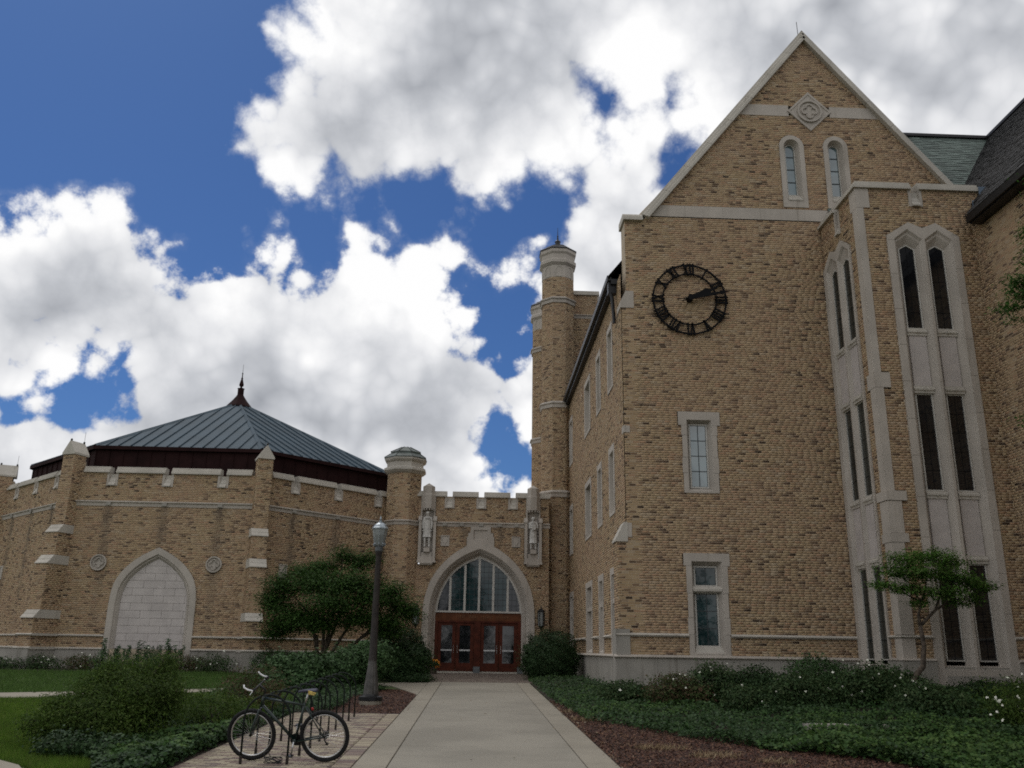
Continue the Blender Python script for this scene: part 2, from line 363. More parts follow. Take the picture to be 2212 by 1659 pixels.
# ---- bricks: every wall face adds its bricks to its building; the 300 nearest become parts, the rest one part
BL, BH, MJ, COURSE = .194, .062, .0115, .0742
class Bricks:
    def __init__(s): s.b = []      # centre, half u, u vec, n vec, half height, proud, stain
    def wall(s, mb, o, u, n, w, z0, z1, spans=None, holes=(), stain=None, proud=.0015):
        """o: point at u=0; u, n horizontal unit vectors; spans(z)->[(a,b)]; holes: functions z -> (a,b) or None"""
        o = np.array(o, float); u = np.array(u, float); n = np.array(n, float)
        k = 0; z = z0
        run = {}
        while z < z1 - .005:
            zt = min(z + COURSE, z1); zc = (z + zt) / 2
            sp = spans(zc) if spans else [(0., w)]
            for h in holes:
                hh = h(zc)
                if not hh: continue
                nx = []
                for a, b in sp:
                    if hh[0] > a: nx.append((a, min(b, hh[0])))
                    if hh[1] < b: nx.append((max(a, hh[1]), b))
                sp = [q for q in nx if q[1] - q[0] > .012]
            cur = set(sp)
            for q in list(run):
                if q not in cur: s._back(mb, o, u, q, run.pop(q), z)
            for q in cur: run.setdefault(q, z)
            hz = (zt - z - MJ) / 2
            if hz > .008:
                ph = (BL + .008) * ((getattr(s, 'pp', 0.) + RNG.uniform(.27, .73)) % 1.); s.pp = ph / (BL + .008)
                for a, b in sp:
                    x = math.floor((a - ph) / (BL + .008)) * (BL + .008) + ph
                    while x < b:
                        l = BL
                        if RNG.random() < .06: l = .092
                        x0, x1 = max(x, a), min(x + l, b)
                        if x1 - x0 > .03:
                            uc = (x0 + x1) / 2
                            st = stain(uc, zc) if stain else 0.
                            s.b.append((*(o + u * uc)[:2], zc, (x1 - x0) / 2, u[0], u[1], n[0], n[1], hz, proud + RNG.random() * .002, st))
                        x += l + .008
            k += 1; z = zt
        for q, zz in run.items(): s._back(mb, o, u, q, zz, z1)
    @staticmethod
    def _back(mb, o, u, q, z0, z1):
        a, b = o + u * q[0], o + u * q[1]
        mb.poly([(a[0], a[1], z0), (b[0], b[1], z0), (b[0], b[1], z1), (a[0], a[1], z1)])
    def finish(s, parent, unit, n_obj=300, cond=None):
        B = np.array(s.b); d = np.hypot(B[:, 0], B[:, 1])
        px, py, pz = B[:, 0], B[:, 1], B[:, 2]
        c = (np.stack([px, py, pz], 1)) @ RW          # camera axes
        vis = (c[:, 2] > 0)
        sx = CX + CF * c[:, 0] / c[:, 2]; sy = CY + CF * c[:, 1] / c[:, 2]
        vis &= (sx > 15) & (sx < 2195) & (sy > 10) & (sy < 1650)
        if cond is not None: vis &= cond(B, sx, sy)
        facing = np.abs(-(B[:, 6] * px + B[:, 7] * py)) / d
        size = np.where(vis, B[:, 3] / d * facing, 0) * np.where(-(B[:, 6] * px + B[:, 7] * py) > 0, 1, 0)
        order = np.argsort(-size)[:n_obj]
        sel = np.zeros(len(B), bool); sel[order] = True
        off = parent_world(parent)
        for i in order:
            x, y, z, hu, ux, uy, nx, ny, hz, pr, st = B[i]
            o = bpy.data.objects.new('brick', unit); COL.objects.link(o); o.parent = parent
            o.location = (x - off[0], y - off[1], z - off[2]); o.scale = (hu, pr, hz); o.rotation_euler.z = math.atan2(uy, ux)
        B = B[~sel]; n = len(B)
        c = B[:, :3]; U = np.stack([B[:, 4], B[:, 5], np.zeros(n)], 1) * B[:, 3:4]; Nn = np.stack([B[:, 6], B[:, 7], np.zeros(n)], 1) * B[:, 9:10]
        Z = np.zeros((n, 3)); Z[:, 2] = B[:, 8]
        V = np.stack([c - U - Z, c + U - Z, c + U + Z, c - U + Z, c - U - Z + Nn, c + U - Z + Nn, c + U + Z + Nn, c - U + Z + Nn], 1).reshape(-1, 3)
        base = np.arange(n)[:, None, None] * 8
        Q = np.array([(4, 5, 6, 7), (0, 1, 5, 4), (3, 7, 6, 2), (0, 4, 7, 3), (1, 2, 6, 5)])[None]
        F = (base + Q).reshape(-1, 4)
        np_mesh('brickwork', V, F, 'brick', parent, attrs={'stain': np.repeat(B[:, 10], 5)}, kind='stuff')
def unit_block(name, mat, full=True):
    """block from y=0 to y=-1 (its front), x,z within +-1"""
    mb = MB(); mb.v = [(-1, 0, -1), (1, 0, -1), (1, 0, 1), (-1, 0, 1), (-.985, -1, -.96), (.985, -1, -.96), (.985, -1, .96), (-.985, -1, .96)]
    mb.f = [(4, 5, 6, 7), (0, 1, 5, 4), (3, 7, 6, 2), (0, 4, 7, 3), (1, 2, 6, 5), (0, 3, 2, 1)]
    me = bpy.data.meshes.new(name); me.from_pydata(mb.v, [], mb.f); me.materials.append(MAT[mat]); return me
U_BRICK = unit_block('brick', 'brick1'); U_PAVER = unit_block('paver', 'paver'); U_STONE = unit_block('stone_block', 'panel')
U_SLATE = unit_block('slate', 'slate')
# ---- frames in wall coordinates: P(u,z,d) -> world; d outward
class Wall:
    def __init__(s, o, u, n): s.o, s.u, s.n = np.array(o, float), np.array(u, float), np.array(n, float)
    def __call__(s, u, z, d=0.): p = s.o + s.u * u + s.n * d; return (p[0], p[1], z + s.o[2])
    def loop(s, pts, d): return [s(a, b, d) for a, b in pts]
    def ax(s): return [s.u, s.n, np.array([0, 0, 1.])]
    def box(s, mb, u0, u1, z0, z1, d0, d1): mb.box(s((u0 + u1) / 2, (z0 + z1) / 2, (d0 + d1) / 2), (u1 - u0, abs(d1 - d0), z1 - z0), s.ax()); return mb
def slab(mb, W, outer, holes, d, back=-.02):
    """flat face with holes at d, skirted back to the wall"""
    loops = [[Vector((a, b, 0)) for a, b in outer]] + [[Vector((a, b, 0)) for a, b in h] for h in holes]
    flat = [p for l in loops for p in l]
    k = len(mb.v); mb.v += [W(p.x, p.y, d) for p in flat]
    for t in tessellate_polygon(loops): mb.f.append(tuple(k + i for i in t))
    mb.grid([W.loop(outer, back), W.loop(outer, d)])
def rect(a, b, c, d): return [(a, c), (b, c), (b, d), (a, d)]
def scale_loop(pts, c, k, kz=None): return [(c[0] + (a - c[0]) * k, c[1] + (b - c[1]) * (kz or k)) for a, b in pts]
def glazing(W, parent, u0, u1, z0, z1, nx, ny, d, glass, bar=.022, shape=None, frame=.045, barmat='lead', framemat='frame'):
    """sash frame + panes (each a pane) + bars; shape(z)->(a,b) limits for a shaped head"""
    fr = MB(); W.box(fr, u0, u0 + frame, z0, z1, d - .03, d + .03); W.box(fr, u1 - frame, u1, z0, z1, d - .03, d + .03)
    W.box(fr, u0 + frame, u1 - frame, z0, z0 + frame, d - .03, d + .03); W.box(fr, u0 + frame, u1 - frame, z1 - frame, z1, d - .03, d + .03)
    fr.build('window_frame', framemat, parent)
    a0, a1, b0, b1 = u0 + frame, u1 - frame, z0 + frame, z1 - frame
    w, h = (a1 - a0) / nx, (b1 - b0) / ny
    for i in range(nx):
        for j in range(ny):
            MB().poly([W(a0 + w * i + bar / 2, b0 + h * j + bar / 2, d), W(a0 + w * (i + 1) - bar / 2, b0 + h * j + bar / 2, d), W(a0 + w * (i + 1) - bar / 2, b0 + h * (j + 1) - bar / 2, d), W(a0 + w * i + bar / 2, b0 + h * (j + 1) - bar / 2, d)]).build('pane', glass, parent)
    for i in range(1, nx): b = MB(); W.box(b, a0 + w * i - bar / 2, a0 + w * i + bar / 2, b0, b1, d - .02, d + .012); b.build('glazing_bar', barmat, parent)
    for j in range(1, ny): b = MB(); W.box(b, a0, a1, b0 + h * j - bar / 2, b0 + h * j + bar / 2, d - .02, d + .015); b.build('glazing_bar', barmat, parent)

# ================================================================ architecture helpers
def sweep(mb, W, u0, u1, prof, e0=0., e1=0.):
    """profile (d,z) swept along u, capped; e0/e1 mitre the ends"""
    a = [W(u0 - e0 * d, z, d) for d, z in prof]; b = [W(u1 + e1 * d, z, d) for d, z in prof]
    k = len(mb.v); n = len(prof); mb.grid([a, b]); mb.f.append(tuple(range(k + n - 1, k - 1, -1))); mb.f.append(tuple(range(k + n, k + 2 * n)))
COP = [(-.40, -.27), (.10, -.27), (.10, -.195), (.045, -.175), (.045, -.105), (-.005, -.085), (-.005, -.015), (-.05, 0), (-.40, 0)]
def coping(W, parent, u0, u1, zt, e0=0, e1=0, mat='stone2', name='coping_stone', t=.40):
    mb = MB(); sweep(mb, W, u0, u1, [(d if d > -.3 else -t, zt + z) for d, z in COP], e0, e1); return mb.build(name, mat, parent)
def ledge(W, parent, u0, u1, zt, h=.09, p=.09, mat='stone2', name='string_course', e0=0, e1=0):
    mb = MB(); sweep(mb, W, u0, u1, [(-.02, zt - h), (p * .5, zt - h), (p, zt - h * .6), (p, zt - h * .45), (.0, zt), (-.02, zt)], e0, e1); return mb.build(name, mat, parent)
def crenel(W, parent, uc, w=.26, zt=7.19, zs=6.87, zb=6.38, jw=.10):
    mb = MB()
    for s in (-1, 1):
        a, b = sorted((uc + s * w / 2, uc + s * (w / 2 + jw))); W.box(mb, a, b, zb, zt - .26, -.40, .02)
    mb.build('crenel_jamb', 'stone', parent)
    mb = MB()
    sweep(mb, W, uc - w / 2, uc + w / 2, [(-.38, zb), (.09, zb), (.09, zb + .05), (.0, zb + .17), (.0, zb + .22), (-.08, zb + .34), (-.08, zs), (-.38, zs)])
    mb.build('crenel_sill', 'stone2', parent)
def crenel_hole(uc, w=.26, zb=6.38, jw=.10): return lambda z: (uc - w / 2 - jw, uc + w / 2 + jw) if z > zb else None
def rect_hole(a, b, c, d): return lambda z: (a, b) if c < z < d else None
def string_band(W, parent, u0, u1, zt=5.75, blocks=(), e0=0, e1=0):
    mb = MB(); sweep(mb, W, u0, u1, [(-.02, zt - .23), (.02, zt - .23), (.04, zt - .10), (.10, zt - .07), (.10, zt - .03), (.0, zt), (-.02, zt)], e0, e1); mb.build('string_course', 'stone', parent)
    for b in blocks:
        mb = MB(); W.box(mb, b - .10, b + .10, zt - .20, zt - .06, .02, .09); mb.build('band_block', 'base', parent)
def arch_pts(half, cx):
    """half: list (dx, z) from the springing to the apex"""
    return [(cx - a, z) for a, z in half] + [(cx + a, z) for a, z in half[::-1][1:]]
def arch_hw(half):
    zs = [z for a, z in half]; xs = [a for a, z in half]
    return lambda z: float(np.interp(z, zs, xs))
def dense(half, n=22):
    """resample a half arch with a smooth curve"""
    P = np.array(half); s = np.r_[0, np.cumsum(np.hypot(*np.diff(P, axis=0).T))]; q = np.linspace(0, s[-1], n)
    x = np.interp(q, s, P[:, 0]); z = np.interp(q, s, P[:, 1])
    for _ in range(2): x[1:-1] = (x[:-2] + 2 * x[1:-1] + x[2:]) / 4; z[1:-1] = (z[:-2] + 2 * z[1:-1] + z[2:]) / 4
    return [(float(a), float(b)) for a, b in zip(x, z)]
def quatrefoil(mb, W, cx, cz, r, d0, d1, seg=8):
    """raised ring and four lobes"""
    R = [(cx + r * math.cos(a), cz + r * math.sin(a)) for a in np.linspace(0, 2 * math.pi, 33)[:-1]]
    mb.grid([W.loop(R, d0), W.loop(R, d1), W.loop(scale_loop(R, (cx, cz), .86), d1), W.loop(scale_loop(R, (cx, cz), .84), d0 + .005)])
    pts = []
    for k in range(4):
        c0 = math.pi / 4 + k * math.pi / 2 if False else k * math.pi / 2
        ox, oz = cx + .36 * r * math.cos(c0), cz + .36 * r * math.sin(c0)
        for t in np.linspace(-1.95, 1.95, 9): pts.append((ox + .31 * r * math.cos(c0 + t), oz + .31 * r * math.sin(c0 + t)))
    mb.grid([W.loop(pts, d0), W.loop(pts, d1 - .01), W.loop(scale_loop(pts, (cx, cz), .84), d1 - .01), W.loop(scale_loop(pts, (cx, cz), .80), d0 + .01)])
    k = len(mb.v); q = scale_loop(pts, (cx, cz), .80); mb.v += [W(a, b, d0 + .012) for a, b in q]; 
    for t in tessellate_polygon([[Vector((a, b, 0)) for a, b in q]]): mb.f.append(tuple(k + i for i in t))
    k = len(mb.v); q = scale_loop(R, (cx, cz), .9); mb.v += [W(a, b, d0 + .006) for a, b in q]; mb.f.append(tuple(range(k, k + len(q))))
def slates(parent, o, u, v, n, w, h, sw, sh, mat, inside=None, n_obj=300, jit=.25, th=.012):
    """courses of slates on a slope: v points up the slope"""
    o, u, v, n = (np.array(q, float) for q in (o, u, v, n)); L_ = []
    r = 0
    while r * sh < h:
        x = -RNG.random() * sw
        while x < w:
            ww = sw * (1 + RNG.uniform(-jit, jit)); c = o + u * (x + ww / 2) + v * (r * sh + sh * .55)
            if inside is None or inside(c): L_.append((c, ww, r))
            x += ww
        r += 1
    if not L_: return
    C = np.array([c for c, _, _ in L_]); cc = C @ RW; sx = CX + CF * cc[:, 0] / cc[:, 2]; sy = CY + CF * cc[:, 1] / cc[:, 2]
    vis = (cc[:, 2] > 0) & (sx > 0) & (sx < 2212) & (sy > 0); sc = np.where(vis, 1 / np.linalg.norm(C, axis=1), 0)
    order = set(np.argsort(-sc)[:n_obj].tolist()) if n_obj else set()
    tilt = .10; off = parent_world(parent)
    vv = v * math.cos(tilt) - n * math.sin(tilt) * 1.0; vv = vv / np.linalg.norm(vv); nn = np.cross(u, vv); nn = nn if nn.dot(n) > 0 else -nn
    rest = MB()
    for i, (c, ww, _) in enumerate(L_):
        t = th * (1 + RNG.random() * .8)
        c = c + nn * RNG.uniform(0, .006)
        if i in order:
            ob = bpy.data.objects.new('slate', U_SLATES[mat]); COL.objects.link(ob); ob.parent = parent
            m = Matrix(((u[0] * (ww - .008) / 2, nn[0] * -t, vv[0] * sh * .62, c[0] - off[0]), (u[1] * (ww - .008) / 2, nn[1] * -t, vv[1] * sh * .62, c[1] - off[1]), (u[2] * (ww - .008) / 2, nn[2] * -t, vv[2] * sh * .62, c[2] - off[2]), (0, 0, 0, 1)))
            ob.matrix_local = m
        else: rest.box(c + nn * t / 2, (ww - .008, sh * 1.24, t), (u, vv, nn))
    if rest.v: rest.build('slate_courses', mat, parent, kind='stuff')
def slate_mat(base, name):
    m, t, b = new_mat(name); g = N('ShaderNodeNewGeometry', t)
    f = M_('FRACT', M_('ADD', N('ShaderNodeObjectInfo', t).outputs['Random'], g.outputs['Random Per Island'], tree=t), tree=t)
    c = MIX(MR(f, 0, 1, it='LINEAR', tree=t), tuple(x * .62 for x in base), tuple(x * 1.25 for x in base), tree=t)
    c = MIX(1, c, ramp(t, NOISE(g.outputs['Position'], 22, 4, .7, tree=t), [(0, (.75, .75, .75)), (1, (1.2, 1.2, 1.2))], 'LINEAR'), tree=t, bt='MULTIPLY')
    L(c, b.inputs['Base Color'], t); b.inputs['Roughness'].default_value = .7; return m
MAT['slate'] = slate_mat((.115, .15, .132), 'green_slate_piece'); MAT['slate2'] = slate_mat((.036, .035, .038), 'dark_slate_piece')
U_SLATES = {k: unit_block('slate', k) for k in ('slate', 'slate2')}
GZ = lambda y: -1.8 + .0185 * y           # ground height (from the eye) along the gently rising approach

# ================================================================ clock gable wing
G = thing('gable_building', 'tall tan brick gabled wing carrying the big clock and the projecting stone framed bay', 'building', (10.8, 33., -1.3))
br = Bricks(); back = MB()
XL, YG = 4.45, 26.6
Wg = Wall((0, YG, 0), (1, 0, 0), (0, -1, 0))
AX, AZ, SL = 11.17, 21.15, 1.248
def gspan(z):
    l = 4.17 if z < 3.2 else (4.47 if z < 10.85 else 4.62)
    r = 11.22 if z < 13.62 else AX + (AZ - z) / SL
    if z > 13.7: l = AX - (AZ - z) / SL
    return [(l, r)] if r > l + .05 else []
def roundtop(cx, hw, zs, zb): return lambda z: None if z < zb or z > zs + hw else (cx - (hw if z < zs else math.sqrt(max(0, hw * hw - (z - zs) ** 2))), cx + (hw if z < zs else math.sqrt(max(0, hw * hw - (z - zs) ** 2))))
gh = [lambda z: (-99, 99) if 13.92 < z < 14.335 or 17.935 < z < 18.36 else None,
      roundtop(10.45, .43, 16.74, 14.4), roundtop(11.975, .42, 16.76, 14.4),
      lambda z: (11.18 - (.74 - abs(z - 18.13)), 11.18 + (.74 - abs(z - 18.13))) if abs(z - 18.13) < .74 else None,
      rect_hole(6.26, 7.36, 4.66, 6.8), rect_hole(6.13, 7.46, 6.79, 7.21), rect_hole(6.25, 7.45, -.12, 2.5), rect_hole(6.12, 7.52, 2.5, 2.86),
      lambda z: (-99, 99) if z < -.08 else None]
br.wall(back, (0, YG, 0), (1, 0, 0), (0, -1, 0), 20, -1.4, 21.1, gspan, gh)
# side wall towards the entrance court
SW = [(28.5, 29.7), (31.45, 32.65), (34.5, 36.4), (41.2, 42.6)]
Ws = Wall((XL, 45.2, 0), (0, -1, 0), (-1, 0, 0))          # u = 45.2 - Y
sh_ = []
for a, b in SW:
    for c, d in ((8.55, 10.9), (4.3, 6.62), (-.1, 2.62)): sh_.append(rect_hole(45.2 - b, 45.2 - a, c, d))
br.wall(back, (XL, 45.2, 0), (0, -1, 0), (-1, 0, 0), 18.6, -.08, 11.8, None, sh_)
back.poly([(XL, 45.2, -1.5), (XL, 26.6, -1.5), (XL, 26.6, -.08), (XL, 45.2, -.08)])
# parapet back and closing walls
back.poly([(17.9, 45.2, -1.5), (XL, 45.2, -1.5), (XL, 45.2, 11.8), (AX, 45.2, 20.2), (17.9, 45.2, 11.8)])
back.poly([(17.9, 27, -1.5), (17.9, 45.2, -1.5), (17.9, 45.2, 11.8), (17.9, 27, 11.8)])
back.poly([(4.62, 27.3, 11), (17.7, 27.3, 11), (17.7, 27.3, 13.6), (AX, 27.3, AZ), (4.62, 27.3, 13.6)])
back.poly([(4.62, 26.6, 10.8), (4.62, 27.3, 10.8), (4.62, 27.3, 13.7), (4.62, 26.6, 13.7)])
# corner pier that steps out below the weathered stone
pier = Wall((4.17, 27.25, 0), (0, -1, 0), (-1, 0, 0)); br.wall(back, (4.17, 27.25, 0), (0, -1, 0), (-1, 0, 0), .65, -.08, 3.2)
mb = MB(); sweep(mb, Wg, 4.15, 4.72, [(-.5, 3.16), (.03, 3.16), (.03, 3.72), (-.5, 3.72)]); MB().poly([])
mb = MB(); loops = [[(4.13, 27.28, 3.16), (4.13, 26.56, 3.16), (4.50, 26.56, 3.16), (4.50, 27.28, 3.16)], [(4.13, 27.28, 3.22), (4.13, 26.56, 3.22), (4.50, 26.56, 3.22), (4.50, 27.28, 3.22)], [(4.40, 27.28, 3.74), (4.40, 26.56, 3.74), (4.50, 26.56, 3.74), (4.50, 27.28, 3.74)]]
mb.grid(loops); mb.f.append((8, 9, 10, 11)); mb.build('weathering_stone', 'stone2', G)
mb = MB(); Wg.box(mb, 4.5, 4.63, 3.3, 3.72, -.02, .02); mb.build('quoin_stone', 'stone', G)
mb = MB(); loops = [[(4.42, 27.3, 10.62), (4.42, 26.57, 10.62), (4.86, 26.57, 10.62), (4.86, 27.3, 10.62)], [(4.42, 27.3, 10.82), (4.42, 26.57, 10.82), (4.86, 26.57, 10.82), (4.86, 27.3, 10.82)], [(4.60, 27.3, 11.2), (4.60, 26.57, 11.2), (4.86, 26.57, 11.2), (4.86, 27.3, 11.2)]]
mb.grid(loops); mb.f.append((8, 9, 10, 11)); mb.f.append((3, 2, 1, 0)); mb.build('kneeler', 'stone', G)
for z0, z1 in ((6.5, 6.72),): mb = MB(); mb.box((4.47, 26.75, (z0 + z1) / 2), (.06, .36, z1 - z0)); Wg.box(mb, 4.45, 4.64, z0, z1, -.02, .015); mb.build('quoin_stone', 'stone', G)
# raking coping
for s in (-1, 1):
    x0, z0 = AX + s * (AZ + .30 - 13.98) / SL, 13.98; x1, z1 = AX, AZ + .33
    nst = 8; dv = np.array([x1 - x0, 0, z1 - z0]); ln = np.linalg.norm(dv); dv /= ln; nv = np.array([s * abs(dv[2]), 0, abs(dv[0])])
    for i in range(nst):
        a, b = ln * i / nst + .005, ln * (i + 1) / nst - .005
        if i == nst - 1: b = ln + .0
        mb = MB()
        prof = [(26.50, -.30), (26.42, -.30), (26.42, -.21), (26.49, -.18), (26.49, -.10), (26.56, -.07), (26.56, 0), (27.36, 0), (27.36, -.30)]
        A = [np.array([x0, 0, z0]) + dv * a + nv * q + np.array([0, y, 0]) for y, q in prof]
        bb = [b + (q * .80 if i == nst - 1 else 0) for y, q in prof]
        B_ = [np.array([x0, 0, z0]) + dv * bq + nv * q + np.array([0, y, 0]) for (y, q), bq in zip(prof, bb)]
        mb.grid([A, B_]); n_ = len(prof); mb.f.append(tuple(range(n_ - 1, -1, -1))); mb.f.append(tuple(range(n_, 2 * n_)))
        mb.build('coping_stone', 'stone2', G)
mb = MB(); sweep(mb, Wg, 4.56, 5.22, [(-.8, 13.70), (.15, 13.70), (.15, 13.78), (.08, 13.81), (.08, 13.88), (.02, 13.95), (-.8, 13.95)]); mb.build('coping_stone', 'stone2', G)
mb = MB(); mb.tube([(AX, 26.9, 21.4), (AX - .02, 26.9, 22.1)], .012, 5); mb.build('lightning_rod', 'darkmetal', G)
# stone bands and diamond
for u0, u1, zz in ((AX - (AZ - 13.95) / SL, AX + (AZ - 14.1) / SL, (13.92, 14.335)), (AX - (AZ - 18.15) / SL - .1, 10.46, (17.935, 18.36)), (11.90, AX + (AZ - 18.15) / SL + .1, (17.935, 18.36))):
    nst = max(1, round((u1 - u0) / 1.3))
    for i in range(nst):
        mb = MB(); a, b = u0 + (u1 - u0) * i / nst, u0 + (u1 - u0) * (i + 1) / nst - .006
        slab(mb, Wg, [(a + (.18 if i == 0 and zz[0] < 14 else 0) * 0, zz[0]), (b, zz[0]), (b, zz[1]), (a + (.33 if i == 0 and u0 < 9.5 else 0), zz[1])] if not (i == nst - 1 and u1 > 12.5) else [(a, zz[0]), (b, zz[0]), (b - .33, zz[1]), (a, zz[1])], [], .012); mb.build('stone_band', 'stone', G)
mb = MB(); D = [(11.18, 17.36), (11.95, 18.13), (11.18, 18.90), (10.41, 18.13)]
mb.grid([Wg.loop(D, -.02), Wg.loop(D, .05), Wg.loop(scale_loop(D, (11.18, 18.13), .88), .05), Wg.loop(scale_loop(D, (11.18, 18.13), .84), .02)]); k = len(mb.v); mb.v += Wg.loop(scale_loop(D, (11.18, 18.13), .85), .022); mb.f.append((k, k + 1, k + 2, k + 3))
quatrefoil(mb, Wg, 11.18, 18.13, .43, .02, .09); mb.build('carved_diamond', 'stone', G)
# round-headed windows
for cx, zs in ((10.45, 16.74), (11.975, 16.76)):
    def rt(hw, zb, zs_): return [(cx - hw, zb)] + [(cx - hw * math.cos(a), zs_ + hw * math.sin(a)) for a in np.linspace(0, math.pi, 15)] + [(cx + hw, zb)]
    mb = MB(); o_, i_, g_ = rt(.425, 14.41, zs), rt(.27, 14.66, zs), rt(.185, 14.95, zs - .0)
    mb.grid([Wg.loop(o_, -.02), Wg.loop(o_, .03), Wg.loop(i_, .03), Wg.loop(g_, -.22)]); wn = mb.build('window', 'stone', G)
    mb = MB(); W = Wg; sweep(mb, W, cx - .25, cx + .25, [(-.2, 14.66), (.05, 14.66), (.05, 14.72), (-.05, 14.80), (-.05, 14.85), (-.2, 14.97)]); mb.build('window_sill', 'stone2', wn)
    g2 = rt(.185, 14.95, zs); g3 = rt(.145, 14.99, zs)
    mb = MB(); mb.grid([Wg.loop(g2, -.20), Wg.loop(g3, -.19), Wg.loop(g3, -.25)]); mb.build('window_frame', 'frame', wn)
    zz = [14.99, 15.48, 15.97, 16.45, 16.9]
    for j in range(4):
        if j < 3: p = rect(cx - .145, cx + .145, zz[j] + .012, zz[j + 1] - .012)
        else: p = [(cx - .145, zz[3] + .012), (cx + .145, zz[3] + .012)] + [(cx + .145 * math.cos(a), zs + .145 * math.sin(a)) for a in np.linspace(0, math.pi, 9)]
        MB().poly(Wg.loop(p, -.24)).build('pane', 'glass_bright', wn)
        if j: mb = MB(); Wg.box(mb, cx - .145, cx + .145, zz[j] - .014, zz[j] + .014, -.26, -.22); mb.build('glazing_bar', 'lead', wn)
# tall rectangular windows on the gable
def stone_window(W, parent, cu, z0, z1, ohw, lint, hwL, ohz0, op, gl, dep=.22, zl=None, mat='stone'):
    """ohw outer half width, lint lintel height, op=(hw,z0,z1) opening at the face, gl=(hw,z0,z1) at the glass"""
    mb = MB(); slab(mb, W, rect(cu - ohw, cu + ohw, z0, z1 - lint), [rect(cu - op[0], cu + op[0], op[1], z1 - lint - .001)] if False else [], .0) if False else None
    L0 = rect(cu - op[0], cu + op[0], op[1], op[2]); L1 = rect(cu - gl[0], cu + gl[0], gl[1], gl[2])
    mb.grid([W.loop(L0, .025), W.loop(L1, -dep)])
    wn = mb.build('window', mat, parent)
    # jamb stones in alternating heights, lintel and foot
    for s in (-1, 1):
        z = z0; i = 0; hs = [.62, .48, .70, .55] * 3
        while z < z1 - lint - .01:
            zt = min(z + hs[i], z1 - lint); 
            if z1 - lint - zt < .25: zt = z1 - lint
            m2 = MB(); a, b = sorted((cu + s * op[0], cu + s * (ohw + (.02 if i % 2 else 0)))); W.box(m2, a, b, z + .004, zt - .004, -.02, .025); m2.build('jamb_stone', mat, wn); z = zt; i += 1
    m2 = MB(); W.box(m2, cu - hwL, cu + hwL, z1 - lint, z1, -.02, .028) if False else None
    m2 = MB(); slab(m2, W, [(cu - hwL, z1 - lint), (cu - op[0], z1 - lint), (cu - op[0], op[2]), (cu + op[0], op[2]), (cu + op[0], z1 - lint), (cu + hwL, z1 - lint), (cu + hwL, z1), (cu - hwL, z1)], [], .028); m2.build('lintel', mat, wn)
    m2 = MB(); W.box(m2, cu - op[0], cu + op[0], z0, op[1], -.02, .025); m2.build('window_sill', mat, wn)
    return wn
wn = stone_window(Wg, G, 6.80, 4.66, 7.21, .54, .43, .65, 0, (.39, 4.72, 6.95), (.29, 4.84, 6.86))
glazing(Wg, wn, 6.80 - .29, 6.80 + .29, 4.84, 6.86, 2, 4, -.21, 'glass_bright')
wn = stone_window(Wg, G, 6.835, -.10, 2.86, .60, .37, .69, 0, (.455, .0, 2.62), (.35, .18, 2.50))
glazing(Wg, wn, 6.485, 7.185, 1.90, 2.50, 2, 1, -.21, 'glass_teal'); glazing(Wg, wn, 6.485, 7.185, .18, 1.73, 2, 3, -.21, 'glass_teal')
mb = MB(); sweep(mb, Wg, 6.40, 7.27, [(-.25, 1.72), (-.05, 1.72), (.0, 1.76), (.0, 1.82), (-.08, 1.90), (-.25, 1.93)]); mb.build('transom', 'stone2', wn)
mb = MB(); sweep(mb, Wg, 6.42, 7.25, [(-.22, -.02), (.03, -.02), (-.18, .20), (-.22, .20)]); mb.build('sloped_sill', 'stone2', wn)
# side windows: stone framed, seen at a glancing angle
for a, b in SW:
    cu = 45.2 - (a + b) / 2; hw = (b - a) / 2
    for i, (c, d) in enumerate(((8.55, 10.9), (4.3, 6.62), (-.1, 2.62))):
        ow = hw - .17
        wn = stone_window(Ws, G, cu, c, d, hw, .36, hw + (.06 if i == 2 else 0), 0, (ow, c + .1, d - .22), (ow - .07, c + .25, d - .30), .2)
        nx = 4 if hw > .8 else 2
        if i == 2:
            glazing(Ws, wn, cu - ow + .07, cu + ow - .07, 1.65, d - .30, nx, 1, -.19, 'glass_side'); glazing(Ws, wn, cu - ow + .07, cu + ow - .07, c + .25, 1.5, nx, 3, -.19, 'glass_side')
            mb = MB(); Ws.box(mb, cu - ow, cu + ow, 1.5, 1.65, -.2, 0); mb.build('transom', 'stone', wn)
        else: glazing(Ws, wn, cu - ow + .07, cu + ow - .07, c + .25, d - .30, nx, 4, -.19, 'glass_side')
# plinth, ledges
for u0, u1 in ((4.10, 6.22), (7.46, 11.24)): ledge(Wg, G, u0, u1, .55, .11, .10)
for u0, u1 in ((4.02, 11.24),): ledge(Wg, G, u0, u1, -.05, .12, .14, 'stone')
n_pl = 6
for i in range(n_pl):
    a = 4.09 + (11.22 - 4.09) * i / n_pl; b = 4.09 + (11.22 - 4.09) * (i + 1) / n_pl
    mb = MB(); Wg.box(mb, a, b - .006, -1.7, -.16, -.3, .07); mb.build('plinth_stone', 'base', G)
for a, b in ((.3, 2.5), (4.1, 8.7), (10.8, 12.5), (13.8, 15.5), (16.8, 18.0)): ledge(Ws, G, a, b, .55, .11, .10)
ledge(Ws, G, 0, 18.65, -.05, .12, .14, 'stone')
for i in range(9): mb = MB(); Ws.box(mb, 18.67 * i / 9, 18.67 * (i + 1) / 9 - .006, -1.7, -.16, -.3, .07); mb.build('plinth_stone', 'base', G)
mb = MB(); mb.box((4.30, 26.9, -.3), (.40, .72, 1.9)); mb.build('plinth_corner', 'base', G)
